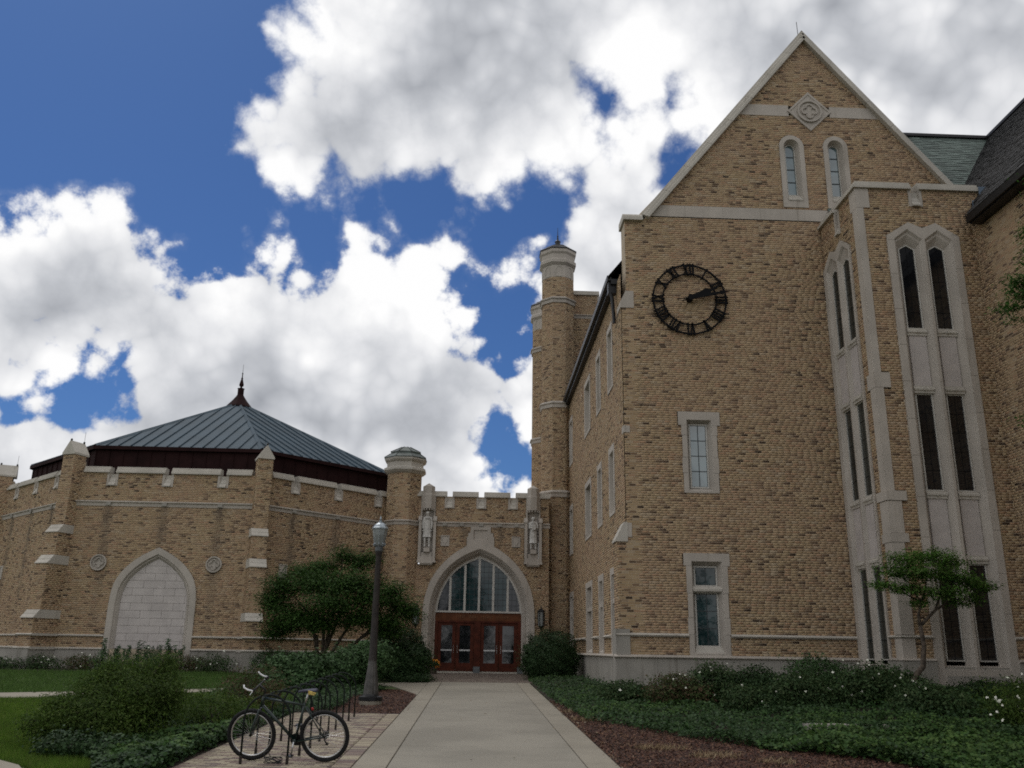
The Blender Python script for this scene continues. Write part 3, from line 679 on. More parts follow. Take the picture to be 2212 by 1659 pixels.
# eaves: fascia, soffit, gutter, hopper, pipe, roof
mb = MB(); sweep(mb, Ws, -1, 17.9, [(-.1, 11.74), (.20, 11.74), (.20, 11.92), (-.1, 11.92)]); mb.build('eaves_fascia', 'darkmetal', G)
mb = MB(); sweep(mb, Ws, -1, 17.9, [(.18, 11.93), (.22, 11.86), (.32, 11.88), (.33, 12.04), (.30, 12.04), (.29, 11.92), (.23, 11.91), (.21, 12.0)]); mb.build('gutter', 'darkmetal', G)
mb = MB(); Ws.box(mb, 17.55, 17.8, 11.45, 11.95, .02, .28); mb.tube([(4.25, 27.45, 11.5), (4.30, 27.45, 11.3), (4.36, 27.45, 10.4)], .06, 8); mb.build('rainwater_hopper', 'darkmetal', G)
mb = MB(); t_ = .08
for s in (-1, 1):
    e, r_ = (AX + s * 7.02, 12.02), (AX, 12.02 + 7.02 * SL)
    mb.grid([[(e[0], 27.3, e[1]), (r_[0], 27.3, r_[1]), (r_[0], 27.3, r_[1] - t_), (e[0], 27.3, e[1] - t_)], [(e[0], 46, e[1]), (r_[0], 46, r_[1]), (r_[0], 46, r_[1] - t_), (e[0], 46, e[1] - t_)]])
mb.build('roof', 'slate2', G)
# cross roof of green slate behind the gable
back.poly([(17.2, 27.5, 5), (21, 27.5, 5), (21, 27.5, 13), (17.2, 27.5, 13)])
v_ = np.array([0, 1, SL]); v_ /= np.linalg.norm(v_); nn_ = np.array([0, -SL, 1]); nn_ /= np.linalg.norm(nn_)
o_ = np.array([11.5, 31.4, 20.4]) - v_ * 9.3
mb = MB(); mb.poly([tuple(o_), tuple(o_ + np.array([10.5, 0, 0])), tuple(o_ + np.array([10.5, 0, 0]) + v_ * 9.3), tuple(o_ + v_ * 9.3)]); mb.poly([(11.5, 31.4, 20.39), (22, 31.4, 20.39), (22, 37.5, 12.8), (11.5, 37.5, 12.8)]); cross = mb.build('cross_roof', 'slate', G)
slates(cross, o_ + nn_ * .01, (1, 0, 0), v_, nn_, 10.5, 9.25, .30, .20, 'slate', inside=lambda c: c[0] > AX + (AZ - c[2]) / SL * 1. and c[2] > 15.2 and c[2] - (12.5 + SL * (c[0] - 14.25)) > -.3)
mb = MB(); mb.box((16.7, 31.4, 20.45), (10.5, .3, .12)); mb.build('ridge_cap', 'darkmetal', G)

# ---- projecting bay
XB, YB = 11.2, 23.78
Wf = Wall((0, YB, 0), (1, 0, 0), (0, -1, 0)); Wb = Wall((XB, 26.6, 0), (0, -1, 0), (-1, 0, 0))      # side: u = 26.6 - Y
FR = [(11.99, -1.5), (14.19, -1.5), (14.19, 12.07), (13.52, 12.50), (13.09, 12.32), (12.69, 12.50), (11.99, 12.05)]
def poly_hole(P):
    def f(z):
        xs = []
        for (x1, z1), (x2, z2) in zip(P, P[1:] + P[:1]):
            if (z1 > z) != (z2 > z): xs.append(x1 + (z - z1) / (z2 - z1) * (x2 - x1))
        return (min(xs), max(xs)) if len(xs) >= 2 else None
    return f
PIL = [(12.95, 13.6, 11.58, 24.20, .03), (7.75, 12.95, 11.38, 24.08, .03), (7.30, 7.75, 11.62, 24.22, .045), (4.35, 7.30, 11.40, 24.08, .04), (4.08, 4.35, 11.70, 24.30, .08), (3.20, 4.08, 11.55, 24.2, .05), (2.95, 3.20, 11.64, 24.25, .07), (.55, 2.95, 11.5, 24.14, .055), (-.05, .46, 11.5, 24.14, .055)]
def pil_hole_f(z):
    for a, b, x, y, p in PIL:
        if a <= z < b: return (11.0, x)
def pil_hole_s(z):
    for a, b, x, y, p in PIL:
        if a <= z < b: return (26.6 - y, 5)
CR = dict(zb=13.05)
br.wall(back, (0, YB, 0), (1, 0, 0), (0, -1, 0), 16, -.08, 13.62, lambda z: [(XB, 15.0)], [poly_hole([(11.99, -1.5), (13.09, -1.5), (13.09, 12.32), (12.69, 12.50), (11.99, 12.05)]), poly_hole([(13.09, -1.5), (14.19, -1.5), (14.19, 12.07), (13.52, 12.50), (13.09, 12.32)]), pil_hole_f, crenel_hole(13.02, .24, 13.05, .09)])
dY = 26.6 - 26.54
FS = [(.04, -1.5), (2.12, -1.5), (2.12, 12.07), (1.50, 12.50), (1.08, 12.32), (.66, 12.50), (.04, 12.05)]
br.wall(back, (XB, 26.6, 0), (0, -1, 0), (-1, 0, 0), 26.6 - YB, -.08, 13.62, None, [poly_hole([(.04, -1.5), (1.08, -1.5), (1.08, 12.32), (.66, 12.50), (.04, 12.05)]), poly_hole([(1.08, -1.5), (2.12, -1.5), (2.12, 12.07), (1.50, 12.50), (1.08, 12.32)]), pil_hole_s, crenel_hole(1.35, .22, 12.75, .08)])
back.poly([(XB + .5, 26.6, 13.6), (15, 26.6, 13.6), (15, YB + .4, 13.6), (XB + .5, YB + .4, 13.6)])
for a, b, x, y, p in PIL:
    mb = MB(); q = [(x, YB + .02), (x, YB - p), (XB - p, YB - p), (XB - p, y), (XB + .02, y), (XB + .02, YB + .02)]
    mb.grid([[(s_, t_2, a + .004) for s_, t_2 in q], [(s_, t_2, b - .004) for s_, t_2 in q]]); mb.f.append((0, 1, 2, 3, 4, 5)); mb.f.append((11, 10, 9, 8, 7, 6)); mb.build('pilaster_stone', 'stone', G)
def bay_window(W, F, x0, flip=1, gd=-.24):
    """F outer outline; x0 left edge; three tiers of twin lights"""
    L_ = []
    for a, b in ((.22, 1.06), (1.14, 1.98)):
        c = (a + b) / 2; L_.append([(x0 + a, -.30), (x0 + b, -.30), (x0 + b, 11.95), (x0 + c, 12.27), (x0 + a, 11.95)])
    mb = MB(); slab(mb, W, F, L_, .05)
    for (a, b), P in zip(((.22, 1.06), (1.14, 1.98)), L_):
        c = (a + b) / 2; ga, gb = (.40, .90) if a < 1 else (1.29, 1.79)
        gc = (ga + gb) / 2
        mb.grid([W.loop(P, .05), W.loop([(x0 + a + .04, -.28), (x0 + b - .04, -.28), (x0 + b - .04, 11.90), (x0 + c, 12.20), (x0 + a + .04, 11.90)], -.02), W.loop([(x0 + a + .06, -.26), (x0 + b - .06, -.26), (x0 + b - .06, 11.86), (x0 + c, 12.12), (x0 + a + .06, 11.86)], -.03), W.loop([(x0 + ga, -.20), (x0 + gb, -.20), (x0 + gb, 11.70), (x0 + gc, 11.85), (x0 + ga, 11.70)], gd)])
    wn = mb.build('window', 'stone', G)
    for (ga, gb) in ((.40, .90), (1.29, 1.79)):
        a, b = x0 + ga, x0 + gb; c = (a + b) / 2
        for z0, z1, head in ((9.16, 11.70, True), (4.40, 7.20, False), (-.10, 2.43, False)):
            f = .035
            if head: o_ = [(a, z0), (b, z0), (b, z1), (c, z1 + .15), (a, z1)]; i_ = [(a + f, z0 + f), (b - f, z0 + f), (b - f, z1 - .01), (c, z1 + .15 - f * 1.1), (a + f, z1 - .01)]
            else: o_ = rect(a, b, z0, z1); i_ = rect(a + f, b - f, z0 + f, z1 - f)
            m2 = MB(); m2.grid([W.loop(o_, gd + .005), W.loop(o_, gd + .04), W.loop(i_, gd + .04), W.loop(i_, gd - .01)]); m2.build('window_frame', 'frame', wn)
            nz = 5; hs = np.linspace(z0 + f, z1 - f, nz + 1)
            for j in range(nz):
                lo, hi = hs[j] + .006, hs[j + 1] - .006
                for s0, s1 in ((a + f, c - .006), (c + .006, b - f)):
                    P = rect(s0, s1, lo, hi)
                    if head and j == nz - 1:
                        t = z1 + .15 - f * 1.1
                        P = [(s0, lo), (s1, lo), (s1, t if s1 < c + .01 else z1 - .01), (s0, t if s0 > c - .01 else z1 - .01)]
                    MB().poly(W.loop(P, gd + .008)).build('pane', 'glass_dark' if flip > 0 else 'glass_side', wn)
                if j: m2 = MB(); W.box(m2, a + f, b - f, hs[j] - .007, hs[j] + .007, gd, gd + .014); m2.build('glazing_bar', 'iron', wn)
            m2 = MB(); W.box(m2, c - .007, c + .007, z0 + f, z1 + (.08 if head else -f), gd, gd + .012); m2.build('glazing_bar', 'iron', wn)
        for z0, z1 in ((7.20, 9.16), (2.43, 4.40)):
            m2 = MB(); W.box(m2, a, b, z0 + .22, z1 - .22, gd - .06, gd + .07); m2.build('stone_panel', 'panel', wn)
            for q0, q1 in ((z1 - .22, z1), (z0, z0 + .22)):
                m2 = MB(); sweep(m2, W, a - .04, b + .04, [(gd - .06, q0), (gd + .10, q0), (gd + .10, q0 + .06), (gd + .13, q0 + .09), (gd + .13, q0 + .14), (gd + .09, q1 - .04), (gd + .09, q1), (gd - .06, q1)])
                mx = (q0 + q1) / 2; W.box(m2, c - .03, c + .03, mx - .03, mx + .03, gd + .12, gd + .16); m2.build('moulded_ledge', 'stone2', wn)
    for q in (.9, 1.95, 3.1, 4.2, 5.35, 6.4, 7.5, 8.6, 9.7, 10.8, 11.9):          # joints between the jamb stones
        m2 = MB()
        for s0, s1 in ((0, .22), (1.98, 2.20 if W is Wf else 2.08), (1.065, 1.135)):
            if s0 > 1 and s0 < 1.2 and q > 11.5: continue
            zq = q + (.22 if s0 > 1.5 else 0); W.box(m2, x0 + s0 + .003, x0 + s1 - .003, zq, zq + .009, .03, .0512)
        m2.build('stone_joints', 'joint', wn, kind='stuff')
    # stepped foot
    m2 = MB()
    for k_, (z0, z1, p) in enumerate(((-.45, -.24, .02), (-.62, -.45, .06), (-.80, -.62, .10))): W.box(m2, x0 + .26, x0 + 1.94, z0 + .01, z1, -.2, p)
    m2.build('stepped_sill', 'base', wn)
    return wn
bay_window(Wf, FR, 11.99, 1, -.20); bay_window(Wb, FS, .04, -1, -.085)
coping(Wf, G, XB - .0, 12.90, 13.87, e0=1); coping(Wf, G, 13.14, 15.0, 13.87)
coping(Wb, G, 1.46, 26.6 - YB, 13.87, e1=1); coping(Wb, G, 0, 1.24, 13.87)
crenel(Wf, G, 13.02, .24, 13.87, 13.56, 13.05, .09); crenel(Wb, G, 1.35, .22, 13.87, 13.2, 12.75, .08)
for W_, a, b, e0, e1 in ((Wf, XB, 11.99, 1, 0), (Wb, 2.12, 26.6 - YB, 0, 1), (Wf, 14.19, 14.7, 0, 0)):
    ledge(W_, G, a, b, .55, .09, .10, e0=e0, e1=e1); ledge(W_, G, a, b, -.03, .10, .14, 'stone', e0=e0, e1=e1)
mb = MB(); mb.box((XB + .35, YB + .35, -.86), (.90, .90, 1.5)); Wf.box(mb, 14.19, 14.7, -1.6, -.13, -.2, .07); mb.build('plinth_stone', 'base', G)
back.build('wall_face', 'mortar', G)
def near_first(B, sx, sy): return ~((np.abs(B[:, 1] - 26.6) < .05) & (B[:, 0] > 11.2) & (B[:, 2] < 13.6))
br.finish(G, U_BRICK, 300, near_first)

# ================================================================ right wing
R_ = thing('side_wing', 'tan brick wing with dark slate roof running towards the viewer on the right edge', 'building', (17.5, 16., -1.5))
br = Bricks(); back = MB(); XR = 14.7
Wr = Wall((XR, 23.78, 0), (0, -1, 0), (-1, 0, 0))
br.wall(back, (XR, 23.78, 0), (0, -1, 0), (-1, 0, 0), 6.0, -.08, 12.35)
back.poly([(XR, 17.78, -1.7), (XR, 8, -1.7), (XR, 8, 12.35), (XR, 17.78, 12.35)]); back.poly([(XR, 8, -1.7), (27, 8, -1.7), (27, 8, 12.35), (20.6, 8, 20.1), (XR, 8, 12.35)])
back.poly([(27, 8, -1.7), (27, 36, -1.7), (27, 36, 12.3), (27, 8, 12.3)]); back.poly([(XR, 36, -1.7), (27, 36, -1.7), (27, 36, 12.35), (20.6, 36, 20.1), (XR, 36, 12.35)])
back.poly([(XR, 23.78, -1.7), (XR, 17.7, -1.7), (XR, 17.7, -.08), (XR, 23.78, -.08)])
back.build('wall_face', 'mortar', R_)
br.finish(R_, U_BRICK, 300)
ledge(Wr, R_, 0, 15.7, .55, .09, .10); ledge(Wr, R_, 0, 15.7, -.03, .1, .14, 'stone')
mb = MB(); Wr.box(mb, 0, 15.7, -1.7, -.13, -.2, .07); mb.build('plinth_stone', 'base', R_)
mb = MB(); sweep(mb, Wr, .45, 15.9, [(-.1, 12.28), (.36, 12.28), (.36, 12.40), (-.1, 12.40)]); mb.build('eaves_soffit', 'darkmetal', R_)
mb = MB(); sweep(mb, Wr, .45, 15.9, [(.36, 12.32), (.45, 12.32), (.47, 12.52), (.43, 12.52), (.42, 12.36), (.37, 12.40)]); mb.build('gutter', 'darkmetal', R_)
v2 = np.array([1, 0, SL]); v2 /= np.linalg.norm(v2); n2_ = np.array([-SL, 0, 1]); n2_ /= np.linalg.norm(n2_)
mb = MB(); E0, E1 = (14.25, 12.52), (20.6, 20.44)
mb.grid([[(E0[0], 7.8, E0[1]), (E1[0], 7.8, E1[1]), (27, 7.8, 12.45), (27, 7.8, 12.38), (E1[0], 7.8, E1[1] - .1), (E0[0], 7.8, E0[1] - .07)], [(E0[0], 23.35, E0[1]), (E1[0], 23.35, E1[1]), (27, 23.35, 12.45), (27, 23.35, 12.38), (E1[0], 23.35, E1[1] - .1), (E0[0], 23.35, E0[1] - .07)]])
E0 = (14.72, 12.52 + .47 * SL)
mb.grid([[(E0[0], 23.35, E0[1]), (E1[0], 23.35, E1[1]), (27, 23.35, 12.45), (27, 23.35, 12.38), (E1[0], 23.35, E1[1] - .1), (E0[0], 23.35, E0[1] - .07)], [(E0[0], 36.2, E0[1]), (E1[0], 36.2, E1[1]), (27, 36.2, 12.45), (27, 36.2, 12.38), (E1[0], 36.2, E1[1] - .1), (E0[0], 36.2, E0[1] - .07)]])
rf = mb.build('roof', 'slate2', R_)
slates(rf, (14.25, 19.0, 12.53), (0, 1, 0), v2, n2_, 13, 10.1, .28, .20, 'slate2', inside=lambda c: (c[1] < 23.3 or c[0] > 14.78) and c[1] < 31.5, th=.02)
mb = MB(); mb.box((20.6, 22, 20.5), (.25, 28, .12)); mb.build('ridge_cap', 'darkmetal', R_)
mb = MB(); mb.box((14.86, 23.66, 12.95), (.30, .02, .62)); mb.box((15.05, 23.60, 13.45), (.25, .02, .5)); mb.build('flashing', simple('blue_grey_flashing', (.10, .14, .19), .5, .1), R_)

# ================================================================ entrance block
EN = thing('entrance_block', 'low tan brick entrance block with battlements, pointed arch doorway and octagonal turret', 'building', (.2, 43., -1.05))
br = Bricks(); back = MB(); YE = 42.; We = Wall((0, YE, 0), (1, 0, 0), (0, -1, 0)); CA = .18
A_OUT = dense([(2.56, -1.1), (2.56, 1.7), (2.50, 2.25), (2.36, 2.78), (2.17, 3.20), (1.88, 3.64), (1.58, 3.96), (1.24, 4.26), (.85, 4.52), (.42, 4.74), (0, 4.93)], 30)
A_BND = dense([(2.28, -1.1), (2.28, 1.7), (2.22, 2.2), (2.09, 2.66), (1.90, 3.08), (1.62, 3.49), (1.35, 3.77), (1.04, 4.02), (.70, 4.23), (.35, 4.39), (0, 4.52)], 30)
A_GLS = dense([(1.98, -1.1), (1.98, 1.7), (1.93, 2.12), (1.80, 2.58), (1.59, 3.02), (1.32, 3.40), (1.04, 3.68), (.74, 3.88), (.40, 4.05), (.18, 4.13), (0, 4.20)], 30)
hwf = arch_hw(A_OUT)
eh = [lambda z: (CA - hwf(z), CA + hwf(z)) if z < 4.9 else None, rect_hole(-.46, .84, 4.5, 5.06), rect_hole(-.40, .80, 5.06, 5.25), rect_hole(-.28, .67, 5.25, 5.52),
      rect_hole(-2.70, -1.89, 3.80, 5.83), rect_hole(-2.62, -1.95, 5.8, 6.95), rect_hole(2.23, 3.05, 3.85, 5.83), rect_hole(2.30, 2.98, 5.8, 6.95),
      rect_hole(-1.66, -1.28, 4.62, 5.10), rect_hole(1.66, 2.04, 4.62, 5.10)] + [crenel_hole(c) for c in (-1.31, .185, 1.685)]
stn = lambda cs, ztop=6.4, zbot=2.6, s=.10: (lambda u, z: 0. if z > ztop else float(sum(math.exp(-((u - c) / s) ** 2) for c in cs)) * float(np.interp(z, [zbot, ztop], [.15, 1.])) * (.75 + .25 * math.sin(z * 5 + u)))
br.wall(back, (0, YE, 0), (1, 0, 0), (0, -1, 0), 8, -1.2, 6.93, lambda z: [(-3.2, 3.40)], eh, stn((-1.45, -.55, .2, 1.15, 1.85), 5.5, 4.0, .15))
for a, b, e in ((-2.98, -1.44, 0), (-1.18, .055, 0), (.315, 1.555, 0), (1.815, 3.44, 0)): coping(We, EN, a, b, 7.19)
for c in (-1.31, .185, 1.685): crenel(We, EN, c, .26)
string_band(We, EN, -3.2, -2.70, 5.75); string_band(We, EN, -1.89, 2.23, 5.75, (-1.5, -.72, .2, 1.08, 1.86)); string_band(We, EN, 3.05, 3.44, 5.75)
# arch ring in stones
PO, PB, PG = arch_pts(A_OUT, CA), arch_pts(A_BND, CA), arch_pts(A_GLS, CA)
n_ = len(PO); cuts = [0, 6, 12, 17, 22, 26, 29, 32, 36, 41, 46, 52, n_ - 1]
for a, b in zip(cuts[:-1], cuts[1:]):
    s_ = slice(a, b + 1)
    def sc_(P, Q, t): return [(p[0] + (q[0] - p[0]) * t, p[1] + (q[1] - p[1]) * t) for p, q in zip(P, Q)]
    mb = MB(); I1, I2 = sc_(PB, PG, .35)[s_], sc_(PB, PG, .45)[s_]; I3 = sc_(PB, PG, .8)[s_]
    mb.grid([We.loop(PO[s_], -.02), We.loop(PO[s_], .07), We.loop(PB[s_], .07), We.loop(I1, -.06), We.loop(I1, -.10), We.loop(I2, -.08), We.loop(I3, -.28), We.loop(I3, -.33), We.loop(PG[s_], -.36), We.loop(PG[s_], -.50)], closed=False)
    mb.build('arch_stone', 'stone', EN)
# fanlight
fan = MB(); fr = sc_(PG, arch_pts([(x * .97, z) for x, z in A_GLS], CA), 1.0)
sel = [i for i, p in enumerate(PG) if p[1] > 1.62]
inn = [(CA + (x - CA) * .965, 1.72 + (z - 1.72) * .965) for x, z in PG]
fan.grid([We.loop([PG[i] for i in sel], -.36), We.loop([inn[i] for i in sel], -.36), We.loop([inn[i] for i in sel], -.44)], closed=False); We.box(fan, -1.83, 2.19, 1.64, 1.72, -.46, -.34)
fn = fan.build('fanlight', 'frame', EN)
gh_ = arch_hw([(a * .965, 1.72 + (z - 1.72) * .965) for a, z in A_GLS]); mull = [-1.15, -.475, .185, .84, 1.51]
for x in mull:
    zt = next(z for z in np.linspace(4.2, 1.7, 300) if gh_(z) > abs(x - CA) + .02)
    mb = MB(); We.box(mb, x - .05, x + .05, 1.72, zt, -.47, -.35); mb.build('mullion', 'frame', fn)
gmats = ['glass_dark', 'glass_teal', 'glass_teal', 'glass_teal', 'glass_teal', 'glass_dark']
ed = [CA - 1.95] + mull + [CA + 1.95]
for k_, (a, b) in enumerate(zip(ed[:-1], ed[1:])):
    zs_ = np.linspace(1.73, 4.15, 40); lft = []; rgt = []
    for z in zs_:
        h_ = gh_(z); lo, hi = max(a, CA - h_), min(b, CA + h_)
        if hi - lo > .02: lft.append((lo, z)); rgt.append((hi, z))
    MB().poly(We.loop(lft[::-1] + rgt, -.455)).build('pane', gmats[k_], fn)
    xs_ = np.linspace(a, b, 4)[1:-1]
    for x in xs_:
        zt = max([z for z in zs_ if gh_(z) > abs(x - CA) + .02] or [1.8]); mb = MB(); We.box(mb, x - .009, x + .009, 1.73, zt, -.46, -.44); mb.build('glazing_bar', 'lead', fn)
    for z in np.arange(1.98, 4.1, .25):
        h_ = gh_(z); lo, hi = max(a + .05, CA - h_), min(b - .05, CA + h_)
        if hi - lo > .08: mb = MB(); We.box(mb, lo, hi, z - .009, z + .009, -.462, -.438); mb.build('glazing_bar', 'lead', fn)
# door case
DZ = -.96
mb = MB(); We.box(mb, -1.83, 2.19, 1.28, 1.64, -.50, -.38); tr = mb.build('transom_panel', 'wood2', EN)
mb = MB()
for x0, x1 in ((-.82, -.42), (-.25, .12), (.34, .86), (1.02, 1.62)):          # faded letters that the photograph does not let one read
    x = x0
    while x < x1: We.box(mb, x, x + .018, 1.40, 1.40 + random.choice((.12, .14, .10)), -.378, -.366); x += random.uniform(.05, .10)
mb.build('faded_lettering', 'gild', tr)
mb = MB(); We.box(mb, -1.83, 2.19, 1.20, 1.28, -.48, -.36); We.box(mb, -1.83, -1.66, DZ, 1.2, -.50, -.36); We.box(mb, 1.99, 2.19, DZ, 1.2, -.50, -.36); We.box(mb, .0, .29, DZ, 1.2, -.50, -.36); dc = mb.build('door_frame', 'wood', EN)
for a, b in ((-1.66, -.83), (-.83, 0), (.29, 1.14), (1.14, 1.99)):
    mb = MB(); s_, t_ = .165, .13; z0, z1 = DZ + .03, 1.20
    We.box(mb, a + .012, a + s_, z0, z1, -.47, -.41); We.box(mb, b - s_, b - .012, z0, z1, -.47, -.41); We.box(mb, a + s_, b - s_, z0, z0 + .36, -.47, -.41); We.box(mb, a + s_, b - s_, z1 - t_, z1, -.47, -.41)
    dd = mb.build('door', 'wood', EN)
    MB().poly(We.loop(rect(a + s_, b - s_, z0 + .36, z1 - t_), -.44)).build('pane', 'glass_dark', dd)
    mb = MB(); We.box(mb, a + s_ - .02, b - s_ + .02, -.05, .01, -.44, -.425); mb.build('push_bar', 'steel', dd)
    mb = MB(); hx = b - .09 if a in (-1.66, .29) else a + .09; mb.tube([We(hx, -.15, -.41), We(hx, -.15, -.34), We(hx, .2, -.34), We(hx, .2, -.41)], .012, 6); mb.build('pull_handle', 'steel', dd)
for a, b in ((-1.90, -1.66), (.0, .29), (1.99, 2.28)): mb = MB(); We.box(mb, a, b, -1.1, -.72, -.6, -.22); mb.build('granite_block', simple('grey_granite', (.14, .15, .16), .6, .15, 20) if 'grey_granite' not in bpy.data.materials else bpy.data.materials['grey_granite'], EN)
mb = MB(); We.box(mb, -1.83, 2.19, DZ - .06, DZ + .02, -.6, -.30); mb.build('threshold', 'stone2', EN)
# tablet over the arch
mb = MB(); TB = [(-.60, 4.45), (-.45, 4.62), (-.45, 5.06), (-.39, 5.06), (-.39, 5.24), (-.28, 5.24), (-.28, 5.52), (.66, 5.52), (.66, 5.24), (.78, 5.24), (.78, 5.06), (.83, 5.06), (.83, 4.62), (.97, 4.45), (.7, 4.60), (.18, 4.86), (-.3, 4.60)]
HO = rect(-.14, .52, 4.92, 5.38); slab(mb, We, TB, [HO], .06); mb.grid([We.loop(HO, .06), We.loop(scale_loop(HO, (.19, 5.15), .92), .0)]); mb.poly(We.loop(scale_loop(HO, (.19, 5.15), .93), .005)); mb.build('stone_tablet', 'stone', EN)
for cx in (-1.46, 1.85):
    mb = MB(); P = rect(cx - .20, cx + .20, 4.62, 5.11); I = rect(cx - .16, cx + .16, 4.66, 5.07); slab(mb, We, P, [I], .03); mb.poly(We.loop(I, .004))
    S_ = [(cx - .10, 5.0), (cx - .10, 4.82), (cx, 4.70), (cx + .10, 4.82), (cx + .10, 5.0)]; mb.grid([We.loop(S_, .0), We.loop(S_, .025)]); mb.poly(We.loop(S_, .025)); mb.build('carved_shield', 'stone', EN)
# niches with canopies
for cx in (-2.295, 2.64):
    mb = MB()
    for s in (-1, 1):
        a, b = sorted((cx + s * .27, cx + s * .40)); We.box(mb, a, b, 3.90, 5.80, -.02, .22)
        a, b = sorted((cx + s * .27, cx + s * .335)); We.box(mb, a, b, 5.80, 6.93, -.02, .10)
        a, b = sorted((cx + s * .26, cx + s * .43)); sweep(mb, We, a, b, [(-.02, 5.74), (.25, 5.74), (.25, 5.80), (.10, 5.98), (-.02, 5.98)])
        We.box(mb, a, b, 3.83, 3.92, -.02, .26)
    mb.poly(We.loop(rect(cx - .27, cx + .27, 3.80, 6.93), -.06)); nc = mb.build('statue_niche', 'stone', EN)
    mb = MB(); O = [(cx - .30, .0), (cx - .30, .14), (cx - .14, .34), (cx + .14, .34), (cx + .30, .14), (cx + .30, .0)]
    def lp(z, k=1., kd=1.): return [We(cx + (a - cx) * k, z, d * kd) for a, d in O]
    mb.grid([lp(6.32), lp(6.95), lp(7.02, .93, .95), lp(7.36, .93, .95), lp(7.52, .04, .5)]); mb.f.append((5, 4, 3, 2, 1, 0))
    for i, (a, b) in enumerate(zip(O[1:], O[2:])):
        if i > 2: break
        for t in (.25, .75): mx, md = a[0] + (b[0] - a[0]) * t, a[1] + (b[1] - a[1]) * t; mb.box(We(mx, 6.28, md - .02), (.05, .04, .10), We.ax())
    mb.build('canopy', 'stone', nc)
    mb = MB(); We.box(mb, cx - .27, cx + .27, 3.86, 4.10, -.02, .24); We.box(mb, cx - .24, cx + .24, 4.10, 4.30, -.02, .20); We.box(mb, cx - .14, cx + .14, 4.30, 4.49, -.02, .34)
    sweep(mb, We, cx - .30, cx + .30, [(-.02, 3.72), (.18, 3.72), (.24, 3.80), (.24, 3.86), (-.02, 3.86)]); mb.build('pedestal', 'stone', nc)
# octagonal turret
def oct_walls(br, back, c, apo, z0, z1, faces=range(8), rot=0., stain=None):
    R = apo / math.cos(math.pi / 8); vs = [(c[0] + R * math.cos(rot + math.pi / 8 + k * math.pi / 4), c[1] + R * math.sin(rot + math.pi / 8 + k * math.pi / 4)) for k in range(8)]
    for k in range(8):
        a, b = np.array(vs[k]), np.array(vs[(k + 1) % 8]); u = (b - a) / np.linalg.norm(b - a); n = np.array([u[1], -u[0]]); w = np.linalg.norm(b - a)
        if n.dot((a + b) / 2) < 0 and k in faces: br.wall(back, (*a, 0), (*u, 0), (*n, 0), w, z0, z1)
        else: back.poly([(*a, z0), (*b, z0), (*b, z1), (*a, z1)])
    return vs
def octring(c, prof, mat, name, parent, rot=0.):
    mb = MB(); mb.lathe((c[0], c[1], 0), [(a / math.cos(math.pi / 8), z) for a, z in prof], 8, rot + math.pi / 8); return mb.build(name, mat, parent)
TC = (-3.50, 42.35)
oct_walls(br, back, TC, .78, -1.2, 8.02, range(8))
octring(TC, [(.78, 7.95), (.86, 8.0), (.97, 8.10), (.97, 8.20), (.84, 8.28), (.84, 8.50), (.92, 8.55), (.97, 8.62), (.97, 8.70)], 'stone2', 'turret_cornice', EN)
t_ = octring(TC, [(.99, 8.69), (.99, 8.73), (.70, 8.95), (.70, 8.90), (.70, 9.02), (.72, 9.02), (.20, 9.32), (.05, 9.34)], simple('green_grey_lead_roof', (.075, .095, .085), .55, .2, 3), 'turret_roof', EN)
mb = MB()
for k in range(8):
    a = math.pi / 8 + k * math.pi / 4; cs, sn = math.cos(a) / math.cos(math.pi / 8), math.sin(a) / math.cos(math.pi / 8)
    mb.tube([(TC[0] + .72 * cs, TC[1] + .72 * sn, 9.04), (TC[0] + .20 * cs, TC[1] + .20 * sn, 9.33)], .015, 4); mb.tube([(TC[0] + .99 * cs, TC[1] + .99 * sn, 8.74), (TC[0] + .71 * cs, TC[1] + .71 * sn, 8.95)], .015, 4)
mb.build('roof_ribs', 'darkmetal', t_)
octring(TC, [(.76, 5.50), (.80, 5.52), (.82, 5.64), (.88, 5.68), (.88, 5.72), (.77, 5.76)], 'stone', 'string_course', EN)
# closing walls and flat roof
back.poly([(-3.4, 42, 6.93), (3.4, 42, 6.93), (3.4, 50, 6.93), (-3.4, 50, 6.93)]) if False else back.poly([(-3.2, 42.4, 6.5), (3.4, 42.4, 6.5), (3.4, 52, 6.5), (-3.2, 52, 6.5)])
back.poly([(-3.2, 52, -1.2), (3.4, 52, -1.2), (3.4, 52, 6.9), (-3.2, 52, 6.9)]); back.poly([(-3.2, 42.4, 6.4), (3.4, 42.4, 6.4), (3.4, 42.4, 7.0), (-3.2, 42.4, 7.0)])
back.poly([(3.4, 42, -1.2), (3.4, 43, -1.2), (3.4, 43, 6.93), (3.4, 42, 6.93)])
back.build('wall_face', 'mortar', EN); br.finish(EN, U_BRICK, 300, lambda B, sx, sy: B[:, 1] < 42.1)

